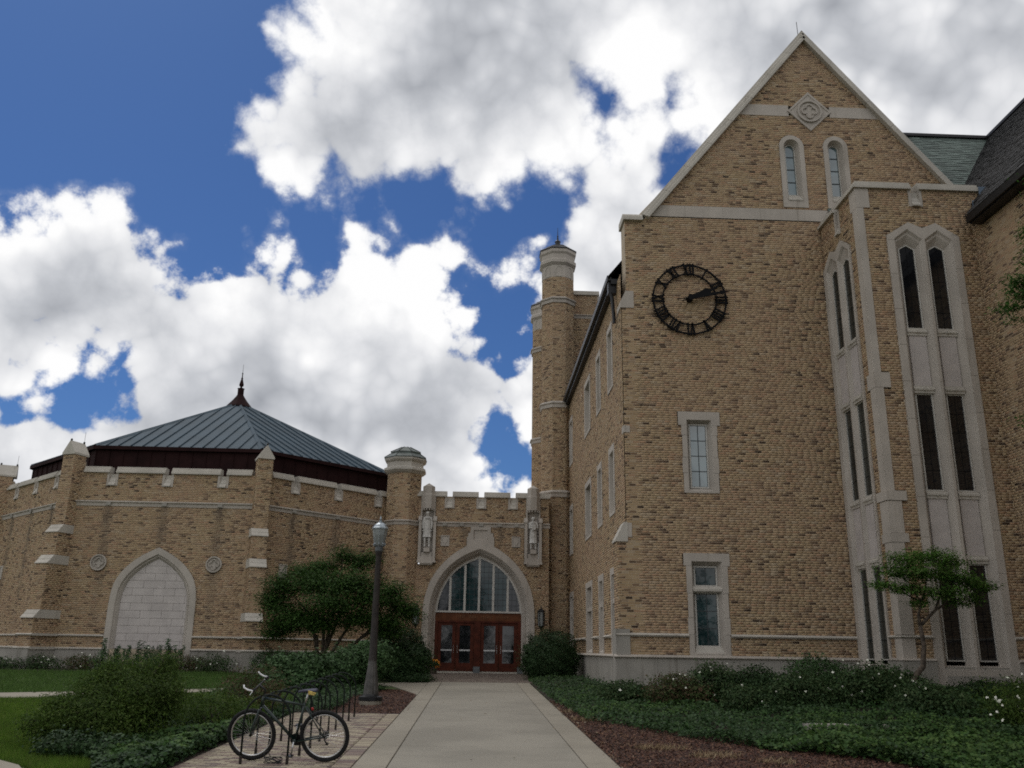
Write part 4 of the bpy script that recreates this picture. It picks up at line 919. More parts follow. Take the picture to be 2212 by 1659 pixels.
# ================================================================ tower behind
TW = thing('tower', 'square brick tower with battlements and two tall stone topped corner turrets behind the entrance', 'building', (7.2, 47.5, -1.))
br = Bricks(); back = MB(); YT = 44.1; Wt = Wall((0, YT, 0), (1, 0, 0), (0, -1, 0))
br.wall(back, (0, YT, 0), (1, 0, 0), (0, -1, 0), 9, 10., 18.25, lambda z: [(4.4, 8.2)], [crenel_hole(6.34, .25, 17.62), crenel_hole(8.0, .25, 17.62)])
for a, b in (((4.2, YT), (4.2, YT)), ): pass
back.poly([(8.2, YT, -1.2), (11.5, YT, -1.2), (11.5, YT, 18.25), (8.2, YT, 18.25)]); back.poly([(3.6, YT, -1.2), (8.2, YT, -1.2), (8.2, YT, 10), (3.6, YT, 10)])
back.poly([(11.5, YT, -1.2), (11.5, 51.5, -1.2), (11.5, 51.5, 18.3), (11.5, YT, 18.3)]); back.poly([(3.6, 51.5, -1.2), (11.5, 51.5, -1.2), (11.5, 51.5, 18.3), (3.6, 51.5, 18.3)])
br.wall(back, (3.6, 51.4, 0), (0, -1, 0), (-1, 0, 0), 7.3, 7., 18.25)
for a, b in ((4.5, 6.215), (6.465, 7.87), (8.13, 11.5)): coping(Wt, TW, a, b, 18.52)
crenel(Wt, TW, 6.34, .25, 18.52, 18.2, 17.62); crenel(Wt, TW, 8.0, .25, 18.52, 18.2, 17.62)
string_band(Wt, TW, 4.4, 8.3, 17.15, (6.0, 7.6))
TP = (3.93, 43.45); vs_back = (3.93, 51.3)
for c in (TP, vs_back):
    b2 = MB(); oct_walls(br, back, c, .80, -1.2 if c is TP else 6., 18.65)
    tt = octring(c, [(.80, 18.62), (.80, 19.32), (.84, 19.36), (.93, 19.46), (.93, 19.62), (.86, 19.70), (.86, 19.95), (.93, 20.05), (.93, 20.24)], 'stone', 'turret_top', TW)
    R = .80
    for k in range(8):
        a = -math.pi / 2 + k * math.pi / 4; n = np.array([math.cos(a), math.sin(a), 0]); u = np.array([-n[1], n[0], 0]); Wk = Wall((c[0] + n[0] * .80, c[1] + n[1] * .80, 0), u, n)
        if n[1] > .2: continue
        A_ = [(-.15, 18.72), (.15, 18.72)] + [(.15 * math.cos(q), 19.06 + .20 * math.sin(q)) for q in np.linspace(0, math.pi, 9)]
        mb = MB(); mb.grid([Wk.loop(scale_loop(A_, (0, 18.95), 1.15), .0), Wk.loop(scale_loop(A_, (0, 18.95), 1.15), .025), Wk.loop(A_, .025), Wk.loop(A_, .004)]); mb.build('blind_arch', 'stone2', tt)
    t_ = octring(c, [(.96, 20.23), (.96, 20.30), (.80, 20.42), (.62, 20.50), (.62, 20.56), (.18, 20.80), (.13, 20.82), (.13, 20.98), (.16, 21.0), (.05, 21.12), (.03, 21.3), (.045, 21.34), (.02, 21.4), (.008, 21.85)], 'darkmetal', 'turret_roof', TW)
    for z_, p_ in ((17.5, .13), (11.9, .12), (7.42, .14)):
        octring(c, [(.79, z_ - .30), (.80 + p_ * .4, z_ - .28), (.80 + p_ * .5, z_ - .12), (.80 + p_, z_ - .08), (.80 + p_, z_ - .03), (.79, z_ + .06)], 'stone', 'string_course', TW)
back.build('wall_face', 'mortar', TW); br.finish(TW, U_BRICK, 300)

# ================================================================ octagonal hall
H_ = thing('octagonal_hall', 'low octagonal brick hall with stepped buttresses and dark metal pyramid roof', 'building', (-13.05, 47.25, -1.1))
br = Bricks(); back = MB(); HC = np.array([-13.05, 47.25]); APO = 9.54; SD = 2 * APO * math.tan(math.pi / 8)
HV = [HC + APO / math.cos(math.pi / 8) * np.array([math.cos(a), math.sin(a)]) for a in (-math.pi / 2 - math.pi / 8 + k * math.pi / 4 for k in range(8))]   # 0 -> left end of the front face
B_OUT = dense([(1.74, -1.1), (1.74, 1.5), (1.70, 2.25), (1.55, 2.64), (1.30, 2.98), (.95, 3.32), (.50, 3.61), (.12, 3.80), (0, 3.85)], 26)
B_MID = dense([(1.50, -1.1), (1.50, 1.5), (1.45, 2.16), (1.30, 2.52), (1.08, 2.82), (.78, 3.12), (.42, 3.37), (.10, 3.54), (0, 3.58)], 26)
B_INN = dense([(1.34, -1.1), (1.34, 1.5), (1.30, 2.10), (1.17, 2.42), (.97, 2.70), (.70, 2.97), (.38, 3.20), (.09, 3.36), (0, 3.40)], 26)
bw = arch_hw(B_OUT); CU = SD / 2; CRU = (CU - 2.30, CU, CU + 2.30)
for k in range(8):
    a, b = HV[k], HV[(k + 1) % 8]; u = (b - a) / np.linalg.norm(b - a); n = np.array([u[1], -u[0]]); W = Wall((*a, 0), (*u, 0), (*n, 0))
    if k in (0, 1, 7):
        hs = [crenel_hole(c) for c in CRU]
        if k == 0: hs += [lambda z: (CU - bw(z), CU + bw(z)) if z < 3.82 else None, roundtop(CU - 2.37, .32, 3.2, 2.88), roundtop(CU + 2.30, .32, 3.2, 2.88)]
        if k == 0:
            for cx in (CU - 2.37, CU + 2.30): hs.append(lambda z, cx=cx: (cx - math.sqrt(.1024 - (z - 3.2) ** 2), cx + math.sqrt(.1024 - (z - 3.2) ** 2)) if abs(z - 3.2) < .319 else None)
            hs = [h for i, h in enumerate(hs) if i not in (4, 5)]
        if k != 0: hs.append(rect_hole(1.15, 1.55, 2.75, 3.35))
        br.wall(back, (*a, 0), (*u, 0), (*n, 0), SD, -.17, 6.93, None, hs, stn(CRU, 5.55, -.2, .19))
        back.poly([W(0, -1.6), W(SD, -1.6), W(SD, -.17), W(0, -.17)]); back.poly([W(0, 6.2, -.4), W(SD, 6.2, -.4), W(SD, 6.95, -.4), W(0, 6.95, -.4)])
        e = [.45] + [q for c in CRU for q in (c - .13, c + .13)] + [SD - .45]
        for i in range(0, 8, 2): coping(W, H_, e[i], e[i + 1], 7.19)
        for c in CRU: crenel(W, H_, c)
        string_band(W, H_, .3, SD - .3, 5.75, CRU)
        gaps = [(.2, CU - 1.74), (CU + 1.74, SD - .2)] if k == 0 else [(.2, SD - .2)]
        for s0, s1 in gaps: ledge(W, H_, s0, s1, .37, .09, .09); ledge(W, H_, s0, s1, -.13, .10, .13)
        nb = 4
        for s0, s1 in gaps:
            nb = max(2, int((s1 - s0) / 1.2))
            for i in range(nb): mb = MB(); W.box(mb, s0 + (s1 - s0) * i / nb, s0 + (s1 - s0) * (i + 1) / nb - .008, -1.7, -.23, -.1, .07); mb.build('plinth_stone', 'base', H_)
        if k != 0: mb = MB(); P = rect(1.15, 1.55, 2.75, 3.35); I = rect(1.20, 1.50, 2.80, 3.30); slab(mb, W, P, [I], .03); mb.poly(W.loop(I, .005)); mb.build('stone_plaque', 'stone', H_)
    else: back.poly([W(0, -1.6), W(SD, -1.6), W(SD, 7.1), W(0, 7.1)])
    if k == 0:
        WA = W; PO, PM, PI_ = arch_pts(B_OUT, CU), arch_pts(B_MID, CU), arch_pts(B_INN, CU); n_ = len(PO); cuts = list(range(0, n_ - 4, 5)) + [n_ - 1]
        for c0, c1 in zip(cuts[:-1], cuts[1:]):
            s_ = slice(c0, c1 + 1); mb = MB()
            mb.grid([W.loop(PO[s_], -.02), W.loop(PO[s_], .05), W.loop(PM[s_], .05), W.loop(sc_(PM, PI_, .3)[s_], -.03), W.loop(sc_(PM, PI_, .5)[s_], -.02), W.loop(PI_[s_], -.12), W.loop(PI_[s_], -.2)], closed=False); mb.build('arch_stone', 'stone', H_)
        iw = arch_hw(B_INN); mb = MB(); mb.poly(W.loop(rect(CU - 1.4, CU + 1.4, -1.2, 3.5), -.17)); mb.build('blind_panel', 'mortar', H_)
        z = -.75; r = 0
        while z < 3.35:
            zt = min(z + .297, 3.40); 
            h0, h1 = iw(z), iw(zt - .01); xs = [-1.34] + [q for q in np.arange(-1.34 + (.42 if r % 2 else .85), 1.3, .86)] + [1.34]
            for x0, x1 in zip(xs[:-1], xs[1:]):
                lo0, hi0, lo1, hi1 = max(x0, -h0), min(x1, h0), max(x0, -h1), min(x1, h1)
                if hi0 - lo0 < .05: continue
                if hi1 - lo1 < .02: mid = max(min((lo0 + hi0) / 2, h1), -h1); lo1 = mid - .01; hi1 = mid + .01
                q = .005; P = [(CU + lo0 + q, z + q), (CU + hi0 - q, z + q), (CU + hi1 - q, zt - q), (CU + lo1 + q, zt - q)]; d = -.125 + random.uniform(0, .004)
                mb = MB(); mb.grid([W.loop(P, -.17), W.loop(P, d)]); mb.poly(W.loop(P, d)); mb.build('stone_block', 'panel', H_)
            z = zt; r += 1
        for cx in (CU - 2.37, CU + 2.30): mb = MB(); quatrefoil(mb, W, cx, 3.2, .325, .0, .085); mb.build('quatrefoil', 'stone', H_)
# buttresses
for k in (7, 0, 1):
    v = HV[k]; d = (v - HC) / np.linalg.norm(v - HC); u = np.array([-d[1], d[0]])          # along the width
    d3, u3 = np.array([*d, 0]), np.array([*u, 0]); hw = .31
    bt = MB(); bt.box((*(v - d * .1), 3.0), (.5, .5, 8.8), (u3, d3, (0, 0, 1))); bu = bt.build('buttress', 'mortar', H_)
    lv = [(.36, 4.67, 7.60), (.60, 3.42, 4.33), (.86, 1.27, 3.06), (1.12, -.17, .94)]
    bk = MB()
    for p, z0, z1 in lv:
        f = v + d * p
        br.wall(bk, (*(f - u * hw), 0), (*u, 0), (*d, 0), 2 * hw, z0, z1 + .02)
        br.wall(bk, (*(f - u * hw - d * (p + .25)), 0), (*d, 0), (*(-u), 0), p + .25, z0, z1 + .02)
        br.wall(bk, (*(f + u * hw), 0), (*(-d), 0), (*u, 0), p + .25, z0, z1 + .02)
    Wk = Wall((*v, 0), (*u, 0), (*d, 0))
    for (p0, z0, _), (p1, _, z1) in zip(lv[:-1], lv[1:]):
        mb = MB(); zm = (z0 + z1) / 2; pm = (p0 + p1) / 2
        sweep(mb, Wk, -hw - .03, hw + .03, [(-.2, z1), (p1 + .05, z1), (p1 + .05, z1 + .03), (pm + .04, zm - .005), (pm + .04, zm + .02), (pm + .02, zm + .03), (p0 + .03, z0), (-.2, z0)]); mb.build('weathering_stone', 'stone2', bu)
    for zt, h in ((.37, .09), (-.13, .10)):
        mb = MB(); sweep(mb, Wk, -hw - .1, hw + .1, [(-.3, zt - h), (1.17, zt - h), (1.22, zt - h * .5), (1.13, zt), (-.3, zt)]); mb.build('string_course', 'stone2', bu)
    mb = MB(); Wk.box(mb, -hw - .06, hw + .06, -1.7, -.23, -.3, 1.19); mb.build('plinth_stone', 'base', bu)
    mb = MB(); hh = hw + .03; pr = [(-hh, 7.60), (hh, 7.60), (hh, 7.68), (0, 8.20), (-hh, 7.68)]
    mb.grid([Wk.loop(pr, .42), Wk.loop(pr, -.38)]); mb.f.append((4, 3, 2, 1, 0)); mb.f.append((5, 6, 7, 8, 9)); mb.build('gabled_cap', 'stone2', bu)
    mb = MB(); 
    for q in (.36, -.32): mb.lathe(Wk(0, 8.20, q), [(.02, -.02), (.045, .02), (.045, .06), (.01, .09)], 8)
    mb.tube([Wk(0, 8.2, -.32), Wk(0, 8.7, -.32)], .007, 4); mb.build('lightning_rod', 'darkmetal', bu)
    bk.build('wall_face', 'mortar', bu)
back.build('wall_face', 'mortar', H_); br.finish(H_, U_BRICK, 300, lambda B, sx, sy: sx < 560)
mb = MB(); mb.poly([(*(HC + (q - HC) * .985), 6.6) for q in HV]); mb.build('flat_roof', simple('roof_membrane', (.12, .12, .12), .9), H_)
# drum and pyramid
DA, DZ0, DZ1 = 8.58, 6.55, 8.20; RA, RZ0, RZ1, RT = 8.72, 8.24, 12.38, .50
def ov(apo, k): return HC + apo / math.cos(math.pi / 8) * np.array([math.cos(-math.pi / 2 - math.pi / 8 + k * math.pi / 4), math.sin(-math.pi / 2 - math.pi / 8 + k * math.pi / 4)])
rm = MB(); rm.lathe((HC[0], HC[1], 0), [(.1, 8.1), ((RA - .02) / math.cos(math.pi / 8), 8.1), ((RA - .02) / math.cos(math.pi / 8), RZ0 - .02), (RT / math.cos(math.pi / 8), RZ1 - .02)], 8, math.pi / 8); rf = rm.build('pyramid_roof', 'copper', H_)
for k in range(8):
    a, b = ov(DA, k), ov(DA, k + 1); u = (b - a) / np.linalg.norm(b - a); n = np.array([u[1], -u[0]]); w = np.linalg.norm(b - a); W = Wall((*a, 0), (*u, 0), (*n, 0))
    det = k in (7, 0, 1); npn = 12 if det else 1
    for i in range(npn):
        mb = MB(); W.box(mb, w * i / npn + .006, w * (i + 1) / npn - .006, DZ0, DZ1, -.1, 0); mb.build('fascia_panel', 'fascia', H_)
        if det: mb = MB(); W.box(mb, w * i / npn - .014, w * i / npn + .014, DZ0, DZ1, -.1, .035); mb.build('fascia_seam', 'fascia', H_)
    mb = MB(); W.box(mb, -.06, w + .06, 8.10, 8.26, -.05, .17); mb.build('roof_edge', 'fascia', H_)
    # standing-seam pans
    a, b = ov(RA, k), ov(RA, k + 1); w = np.linalg.norm(b - a); wt = 2 * RT * math.tan(math.pi / 8); run = RA - RT
    sl = np.array([-n[0] * run, -n[1] * run, RZ1 - RZ0]); nn = np.cross(np.array([*u, 0]), sl); nn /= np.linalg.norm(nn); nn = nn if nn[2] > 0 else -nn
    def at(s, t, lift=0.): p = np.array([*a, RZ0]) + np.array([*u, 0]) * s + sl * t + nn * lift; return tuple(p)
    def tmax(s): e = min(s, w - s); return min(1., e / ((w - wt) / 2))
    if k in (7, 0, 1, 2):
        npn = 14; ps = w / npn
        for i in range(npn):
            s0, s1 = i * ps, (i + 1) * ps; P = [at(s0, 0, .012), at(s1, 0, .012), at(s1, tmax(s1), .012)]
            if tmax(s0) >= .999 and tmax(s1) >= .999: pass
            elif s0 < w / 2 < s1 and npn % 2: P.append(at(w / 2, 1, .012))
            P.append(at(s0, tmax(s0), .012)); 
            if tmax(s0) < 1e-6: P = P[:3]
            if tmax(s1) < 1e-6: P = [at(s0, 0, .012), at(s1, 0, .012), at(s0, tmax(s0), .012)]
            MB().poly(P).build('roof_pan', 'copper', rf)
            if i and tmax(s0) > .03:
                mb = MB(); t1 = tmax(s0) - .012; q = .016; mb.grid([[at(s0 - q, 0, .0), at(s0 - q, 0, .07), at(s0 + q, 0, .07), at(s0 + q, 0, .0)], [at(s0 - q, t1, .0), at(s0 - q, t1, .07), at(s0 + q, t1, .07), at(s0 + q, t1, .0)]]); mb.f.append((0, 1, 2, 3)); mb.build('standing_seam', 'copper', rf)
    h0, h1 = ov(RA, k), ov(RT, k); mb = MB(); uu = np.array([-(h0 - HC)[1], (h0 - HC)[0]]); uu /= np.linalg.norm(uu); q = .13
    mb.grid([[(*(h0 - uu * q), RZ0 + .0), (*h0, RZ0 + .09), (*(h0 + uu * q), RZ0 + .0)], [(*(h1 - uu * q * .8), RZ1), (*h1, RZ1 + .09), (*(h1 + uu * q * .8), RZ1)]], closed=False); mb.build('hip_cap', 'copper', rf)
mb = MB(); mb.lathe((*HC, 0), [(.40, 12.15), (.66, 12.26), (.70, 12.38), (.66, 12.44), (.40, 12.75), (.24, 12.98), (.17, 13.10), (.17, 13.44), (.20, 13.46), (.05, 13.52), (.05, 13.56), (.115, 13.62), (.125, 13.70), (.06, 13.95), (.045, 14.0), (.06, 14.05), (.03, 14.10), (.025, 14.3), (.045, 14.33), (.012, 14.38), (.006, 14.86)], 12); mb.build('finial', 'fascia', H_, smooth=False)

# ================================================================ ground
def sstep(a, b, x): t = np.clip((np.asarray(x, float) - a) / (b - a), 0, 1); return t * t * (3 - 2 * t)
def gz(x, y):
    x = np.asarray(x, float); y = np.asarray(y, float)
    h = -1.8 + .0185 * np.clip(y, -400, 46)
    h = h + .16 * sstep(-5, -10, x) * sstep(28, 36, y)
    h = h + .42 * sstep(4.5, 11.5, x) * sstep(15, 22.5, y) + .12 * sstep(2.3, 4, x) * sstep(20, 24, y)
    return h
def grid_sheet(name, xs, ys, mat, dz=0., **tags):
    X, Y = np.meshgrid(xs, ys); V = np.stack([X, Y, gz(X, Y) + dz], -1).reshape(-1, 3); nx, ny = len(xs), len(ys)
    i = (np.arange(ny - 1)[:, None] * nx + np.arange(nx - 1)[None]).ravel()
    return np_mesh(name, V, np.stack([i, i + 1, i + 1 + nx, i + nx], 1), mat, None, smooth=True, **tags)
gx = np.r_[-900, -300, -120, np.arange(-60, -24, 4), np.arange(-24, 20, .5), np.arange(20, 61, 4), 120, 300, 900]
gy = np.r_[-300, -100, -40, np.arange(-20, 10, 2), np.arange(10, 46, .5), np.arange(46, 80, 4), 120, 300, 900]
grid_sheet('ground', gx, gy, 'turf', -.012, kind='structure')
from mathutils.geometry import delaunay_2d_cdt
def sheet(name, poly, mat, dz, step=.6, skirt=0., parent=None, **tags):
    P = np.array(poly, float); x0, y0 = P.min(0); x1, y1 = P.max(0)
    pts = [Vector(p) for p in poly]; n = len(pts)
    # refine the boundary
    b = []
    for i in range(n):
        a, c = pts[i], pts[(i + 1) % n]; k = max(1, int((c - a).length / step)); b += [a.lerp(c, j / k) for j in range(k)]
    inner = [Vector((x, y)) for x in np.arange(x0, x1, step) for y in np.arange(y0, y1, step)]
    m = in_poly(np.array([tuple(q) for q in inner]), poly) if inner else []
    inner = [q for q, t in zip(inner, m) if t]
    vs, es, fs, *_ = delaunay_2d_cdt(b + inner, [], [list(range(len(b)))], 1, 1e-4)
    mb = MB(); mb.v = [(v.x, v.y, float(gz(v.x, v.y)) + dz) for v in vs]; mb.f = [tuple(f) for f in fs]
    if skirt:
        lo = [(q.x, q.y, float(gz(q.x, q.y)) + dz - skirt) for q in b]; hi = [(q.x, q.y, float(gz(q.x, q.y)) + dz) for q in b]; mb.grid([lo, hi])
    return mb.build(name, mat, parent, **tags)
def in_poly(P, poly):
    x, y = P[:, 0], P[:, 1]; c = np.zeros(len(P), bool); n = len(poly)
    for i in range(n):
        (x1, y1), (x2, y2) = poly[i], poly[(i + 1) % n]
        c ^= ((y1 > y) != (y2 > y)) & (x < (x2 - x1) * (y - y1) / (y2 - y1 + 1e-12) + x1)
    return c
def scatter(poly, n, dens=None):
    P = np.array(poly, float); out = []
    tot = 0
    while tot < n:
        q = P.min(0) + RNG.random((n, 2)) * (P.max(0) - P.min(0)); q = q[in_poly(q, poly)]
        if dens is not None: q = q[RNG.random(len(q)) < dens(q[:, 0], q[:, 1])]
        out.append(q); tot += len(q)
        if len(out) > 60: break
    return np.concatenate(out)[:n]
def blades(name, q, h, w, mat, dz=0., lean=.5, **tags):
    n = len(q); a = RNG.random(n) * 2 * np.pi; hh = h * (.5 + RNG.random(n)); z = gz(q[:, 0], q[:, 1]) + dz
    d = np.stack([np.cos(a), np.sin(a)], 1); b = RNG.random(n) * 2 * np.pi; ld = np.stack([np.cos(b), np.sin(b)], 1) * (lean * hh * RNG.random(n))[:, None]
    V = np.zeros((n, 3, 3)); V[:, 0, :2] = q - d * w / 2; V[:, 1, :2] = q + d * w / 2; V[:, 2, :2] = q + ld
    V[:, 0, 2] = V[:, 1, 2] = z - .01; V[:, 2, 2] = z + hh
    return np_mesh(name, V.reshape(-1, 3), np.arange(3 * n).reshape(-1, 3), mat, None, kind='stuff', **tags)
def leaf_quads(C, Nrm, size, asp=.55, droop=0.):
    n = len(C); r = RNG.normal(size=(n, 3)); t = np.cross(Nrm, r); t /= np.linalg.norm(t, axis=1)[:, None] + 1e-9; b = np.cross(Nrm, t)
    s = (size * (.6 + .8 * RNG.random(n)))[:, None]
    V = np.stack([C - t * s * .5, C + b * s * asp * .5 + t * s * .05, C + t * s * .5 - Nrm * s * droop, C - b * s * asp * .5 + t * s * .05], 1)
    return V.reshape(-1, 3), np.arange(4 * n).reshape(-1, 4)
def blob_points(blobs, n, shell=.22, flat=0., clump=0):
    B = np.array(blobs, float); vol = (B[:, 3] * B[:, 4] * B[:, 5]) ** (2 / 3); k = RNG.choice(len(B), n, p=vol / vol.sum())
    d = RNG.normal(size=(n, 3)); d /= np.linalg.norm(d, axis=1)[:, None]
    r = 1 - np.abs(RNG.normal(0, shell, n)); r = np.clip(r, .1, 1.08)
    out = RNG.random(n) < .13; r = np.where(out, 1 + np.abs(RNG.normal(0, .13, n)), r)
    # uneven surface
    lump = 1 + .10 * np.sin(d[:, 0] * 7 + k) * np.sin(d[:, 1] * 6 + 2 * k) + .08 * np.sin(d[:, 2] * 11 + d[:, 0] * 9)
    C = B[k, :3] + d * r[:, None] * B[k, 3:6] * lump[:, None]
    Nn = d / B[k, 3:6]; Nn /= np.linalg.norm(Nn, axis=1)[:, None]; Nn[:, 2] += flat; Nn = Nn + RNG.normal(0, .55, (n, 3)); Nn /= np.linalg.norm(Nn, axis=1)[:, None]
    return C, Nn
def foliage(name, blobs, n, size, mat, parent, asp=.55, shell=.22, flat=.3, floor=True, sub=0, subr=.12):
    if sub:      # twigs: small clusters of leaves around points
        m = n // sub; C0, N0 = blob_points(blobs, m, shell, flat); C = np.repeat(C0, sub, 0) + RNG.normal(0, subr, (m * sub, 3)) * np.array([1, 1, .45]); Nn = np.repeat(N0, sub, 0) + RNG.normal(0, .5, (m * sub, 3)); Nn[:, 2] += flat; Nn /= np.linalg.norm(Nn, axis=1)[:, None]
    else: C, Nn = blob_points(blobs, n, shell, flat)
    if floor: g_ = gz(C[:, 0], C[:, 1]) + .02; keep = C[:, 2] > g_; C, Nn = C[keep], Nn[keep]
    V, F = leaf_quads(C, Nn, size, asp, .1); return np_mesh(name, V, F, mat, parent, kind='stuff')
def px_at(vx, vy, Y):
    r = RW @ np.array([vx - CX, vy - CY, CF]); return r * (Y / r[1])

# walks and paving
path = bpy.data.objects.new('path', None); COL.objects.link(path); path['kind'] = 'structure'
slabs = []
ys = [9.2, 15.35, 21.4, 27.5, 31.0, 34.35]
for x0, x1, k_ in ((-1.60, -1.13, 0), (-1.13, 1.61, 1), (1.61, 2.08, 2)):
    yy = [-14, -8, -2, 4] + (ys if k_ == 1 else [9.2, 12.3, 15.35, 18.4, 21.4, 24.5, 27.5, 31.0, 34.35])
    for y0, y1 in zip(yy[:-1], yy[1:]):
        mb = MB(); g_ = .008; z0, z1 = float(gz(0, y0)), float(gz(0, y1)); c_ = .006
        lo = [(x0 + g_, y0 + g_, z0 - .08), (x1 - g_, y0 + g_, z0 - .08), (x1 - g_, y1 - g_, z1 - .08), (x0 + g_, y1 - g_, z1 - .08)]
        up = [(x, y, z + .105) for x, y, z in lo]; up2 = [(x0 + g_ + c_, y0 + g_ + c_, z0 + .032), (x1 - g_ - c_, y0 + g_ + c_, z0 + .032), (x1 - g_ - c_, y1 - g_ - c_, z1 + .032), (x0 + g_ + c_, y1 - g_ - c_, z1 + .032)]
        mb.grid([lo, up, up2]); mb.poly(up2); mb.build('path_slab', random.choice(['concrete', 'concrete2', 'concrete']) if k_ == 1 else 'concrete3', path)
mb = MB(); mb.poly([(-1.6, -14, float(gz(0, -14)) + .012), (2.08, -14, float(gz(0, -14)) + .012), (2.08, 34.3, float(gz(0, 34.3)) + .012), (-1.6, 34.3, float(gz(0, 34.3)) + .012)]); mb.build('joint_bed', 'joint', path)
WALK = [(-30, 15.6), (-11.96, 24.3), (-10.58, 24.95), (-7.47, 27.87), (-3.5, 31.6), (-2.75, 31.9), (-2.15, 29.6), (-1.80, 28.3), (-1.61, 27.5), (-1.61, 34.9), (-1.9, 34.6), (-2.5, 33.9), (-3.3, 33.2), (-7.75, 28.95), (-8.5, 28.5), (-11.35, 26.8), (-12.9, 26.0), (-30, 17.6)]
sheet('side_walk', WALK, 'concrete3', .018, .7, .1, kind='structure')
sheet('corner_walk', [(-16, 17.6), (-10, 15.0), (-6.45, 13.42), (-5.95, 12.95), (-5.5, 12.2), (-5.2, 11), (-5.2, 6), (-16, 6)], 'concrete3', .02, .8, .1, kind='structure')
land = sheet('landing', [(-1.78, 34.4), (2.08, 34.4), (2.35, 35.2), (2.35, 41.9), (-1.95, 41.9), (-1.95, 35.2)], 'joint', .012, .8, kind='structure')
# pavers
pv = bpy.data.objects.new('paved_area', None); COL.objects.link(pv); pv['kind'] = 'structure'
mb = MB(); mb.poly([(-3.93, 8, float(gz(0, 8)) + .004), (-1.6, 8, float(gz(0, 8)) + .004), (-1.6, 21.27, float(gz(0, 21.27)) + .004), (-3.93, 21.27, float(gz(0, 21.27)) + .004)]); mb.build('sand_bed', 'joint', pv)
PV = []
y = 8.1; r = 0
while y < 21.2:
    x = -3.92 + (r % 2) * .105 - .0; 
    if r % 2: PV.append((-3.92 + .05, y, .048, .05))
    while x < -1.90:
        w_ = min(.21, -1.885 - x)
        if w_ > .05: PV.append((x + w_ / 2, y, w_ / 2 - .0035, .049))
        x += .21
    y += .105; r += 1
y = 8.1
while y < 21.2: PV.append((-1.745, y, .128, .049)); y += .105
PV = np.array(PV); d = np.hypot(PV[:, 0], PV[:, 1]); px = (PV[:, 0] / PV[:, 1]); vis = (PV[:, 1] > 12.9); order = np.argsort(np.where(vis, d, 1e9))[:300]; sel = np.zeros(len(PV), bool); sel[order] = True
mb = MB()
for i, (x, y, hx, hy) in enumerate(PV):
    z = float(gz(x, y)) + .022 + random.uniform(-.002, .002)
    if sel[i]:
        o = bpy.data.objects.new('paver', U_PAVER); COL.objects.link(o); o.parent = pv
        o.matrix_local = Matrix(((hx, 0, 0, x), (0, 0, hy, y), (0, -.03, 0, z - .03), (0, 0, 0, 1)))
        o.matrix_local = Matrix.Translation((x, y, z - .03)) @ Matrix.Rotation(math.radians(-90), 4, 'X') @ Matrix.Diagonal((hx, .03, hy, 1))
    else: mb.box((x, y, z - .015), (2 * hx, 2 * hy, .03))
mb.build('pavers', 'paver', pv, kind='stuff')
mb = MB(); r = 0; y = 34.45
while y < 41.85:
    x = -1.85 + (r % 2) * .1
    while x < 2.25: mb.box((x + .1, y + .05, float(gz(0, y)) + .02), (.19, .092, .03)); x += .2
    y += .1; r += 1
mb.build('landing_pavers', simple('red_brown_paving', (.20, .165, .135), .9, .2, 3, col2=(.14, .105, .09)), land, kind='stuff')
# beds
IVR = [(2.12, 36), (2.12, 26.0), (2.35, 22.5), (2.42, 19.9), (3.08, 19.05), (3.6, 17.4), (4.38, 16.25), (4.95, 15.3), (5.94, 14.7), (6.3, 13.6), (6.9, 12), (14.6, 12), (14.6, 23.6), (11.0, 23.7), (11.0, 26.4), (4.2, 26.4), (4.2, 41), (2.5, 41)]
MUR = [(2.10, 9), (2.10, 25.9), (2.6, 25), (3.2, 19.6), (5, 17.0), (6.4, 15.5), (9, 14), (9, 9)]
MUL = [(-3.25, 21.3), (-1.62, 21.3), (-1.62, 27.5), (-1.82, 28.3), (-2.2, 29.6), (-3.1, 30.2), (-3.4, 24)]
IVL = [(-5.95, 14.7), (-5.1, 13.2), (-4.7, 12.2), (-3.95, 12.0), (-3.95, 21.3), (-3.2, 21.6), (-3.1, 23.2), (-3.3, 26), (-2.6, 29.5), (-3.3, 31.2), (-7.2, 27.6), (-6.4, 22), (-6.3, 17)]
sheet('mulch_bed', MUR, 'mulchbase', .008, .8, kind='structure'); sheet('mulch_bed', MUL, 'mulchbase', .010, .8, kind='structure')
sheet('planting_bed', IVR, 'soil', .014, .8, kind='structure'); sheet('planting_bed', IVL, 'soil', .006, .8, kind='structure')
HB = [(-26, 34.0), (-21, 35.3), (-9.0, 35.9), (-8.2, 36.5), (-8.2, 38), (-17.5, 38), (-24, 43)]
sheet('planting_bed', HB, 'soil', .008, .8, kind='structure')
def chips(poly, n, s, name, mat, dz=.012, up=.35, dens=None, **tags):
    q = scatter(poly, n, dens); C = np.stack([q[:, 0], q[:, 1], gz(q[:, 0], q[:, 1]) + dz + RNG.random(len(q)) * .022], 1)
    Nn = RNG.normal(0, up, (len(q), 3)); Nn[:, 2] += 1; Nn /= np.linalg.norm(Nn, axis=1)[:, None]; V, F = leaf_quads(C, Nn, s, .32); return np_mesh(name, V, F, mat, None, kind='stuff', **tags)
chips(MUR, 30000, .055, 'mulch_chips', 'chips', dens=lambda x, y: np.where(y > 12.8, 1, .05)); chips(MUL, 9000, .05, 'mulch_chips', 'chips')
chips([(2.0, 13), (2.14, 13), (2.3, 24), (2.02, 26)], 170, .05, 'leaf_litter', 'litter', .04)
chips([(-1.6, 13), (2.08, 13), (2.08, 34), (-1.6, 34)], 55, .045, 'leaf_litter', 'litter', .036)
chips([(-1.62, 21.3), (-1.45, 21.3), (-1.5, 27), (-1.62, 27.4)], 60, .04, 'leaf_litter', 'chips', .036)
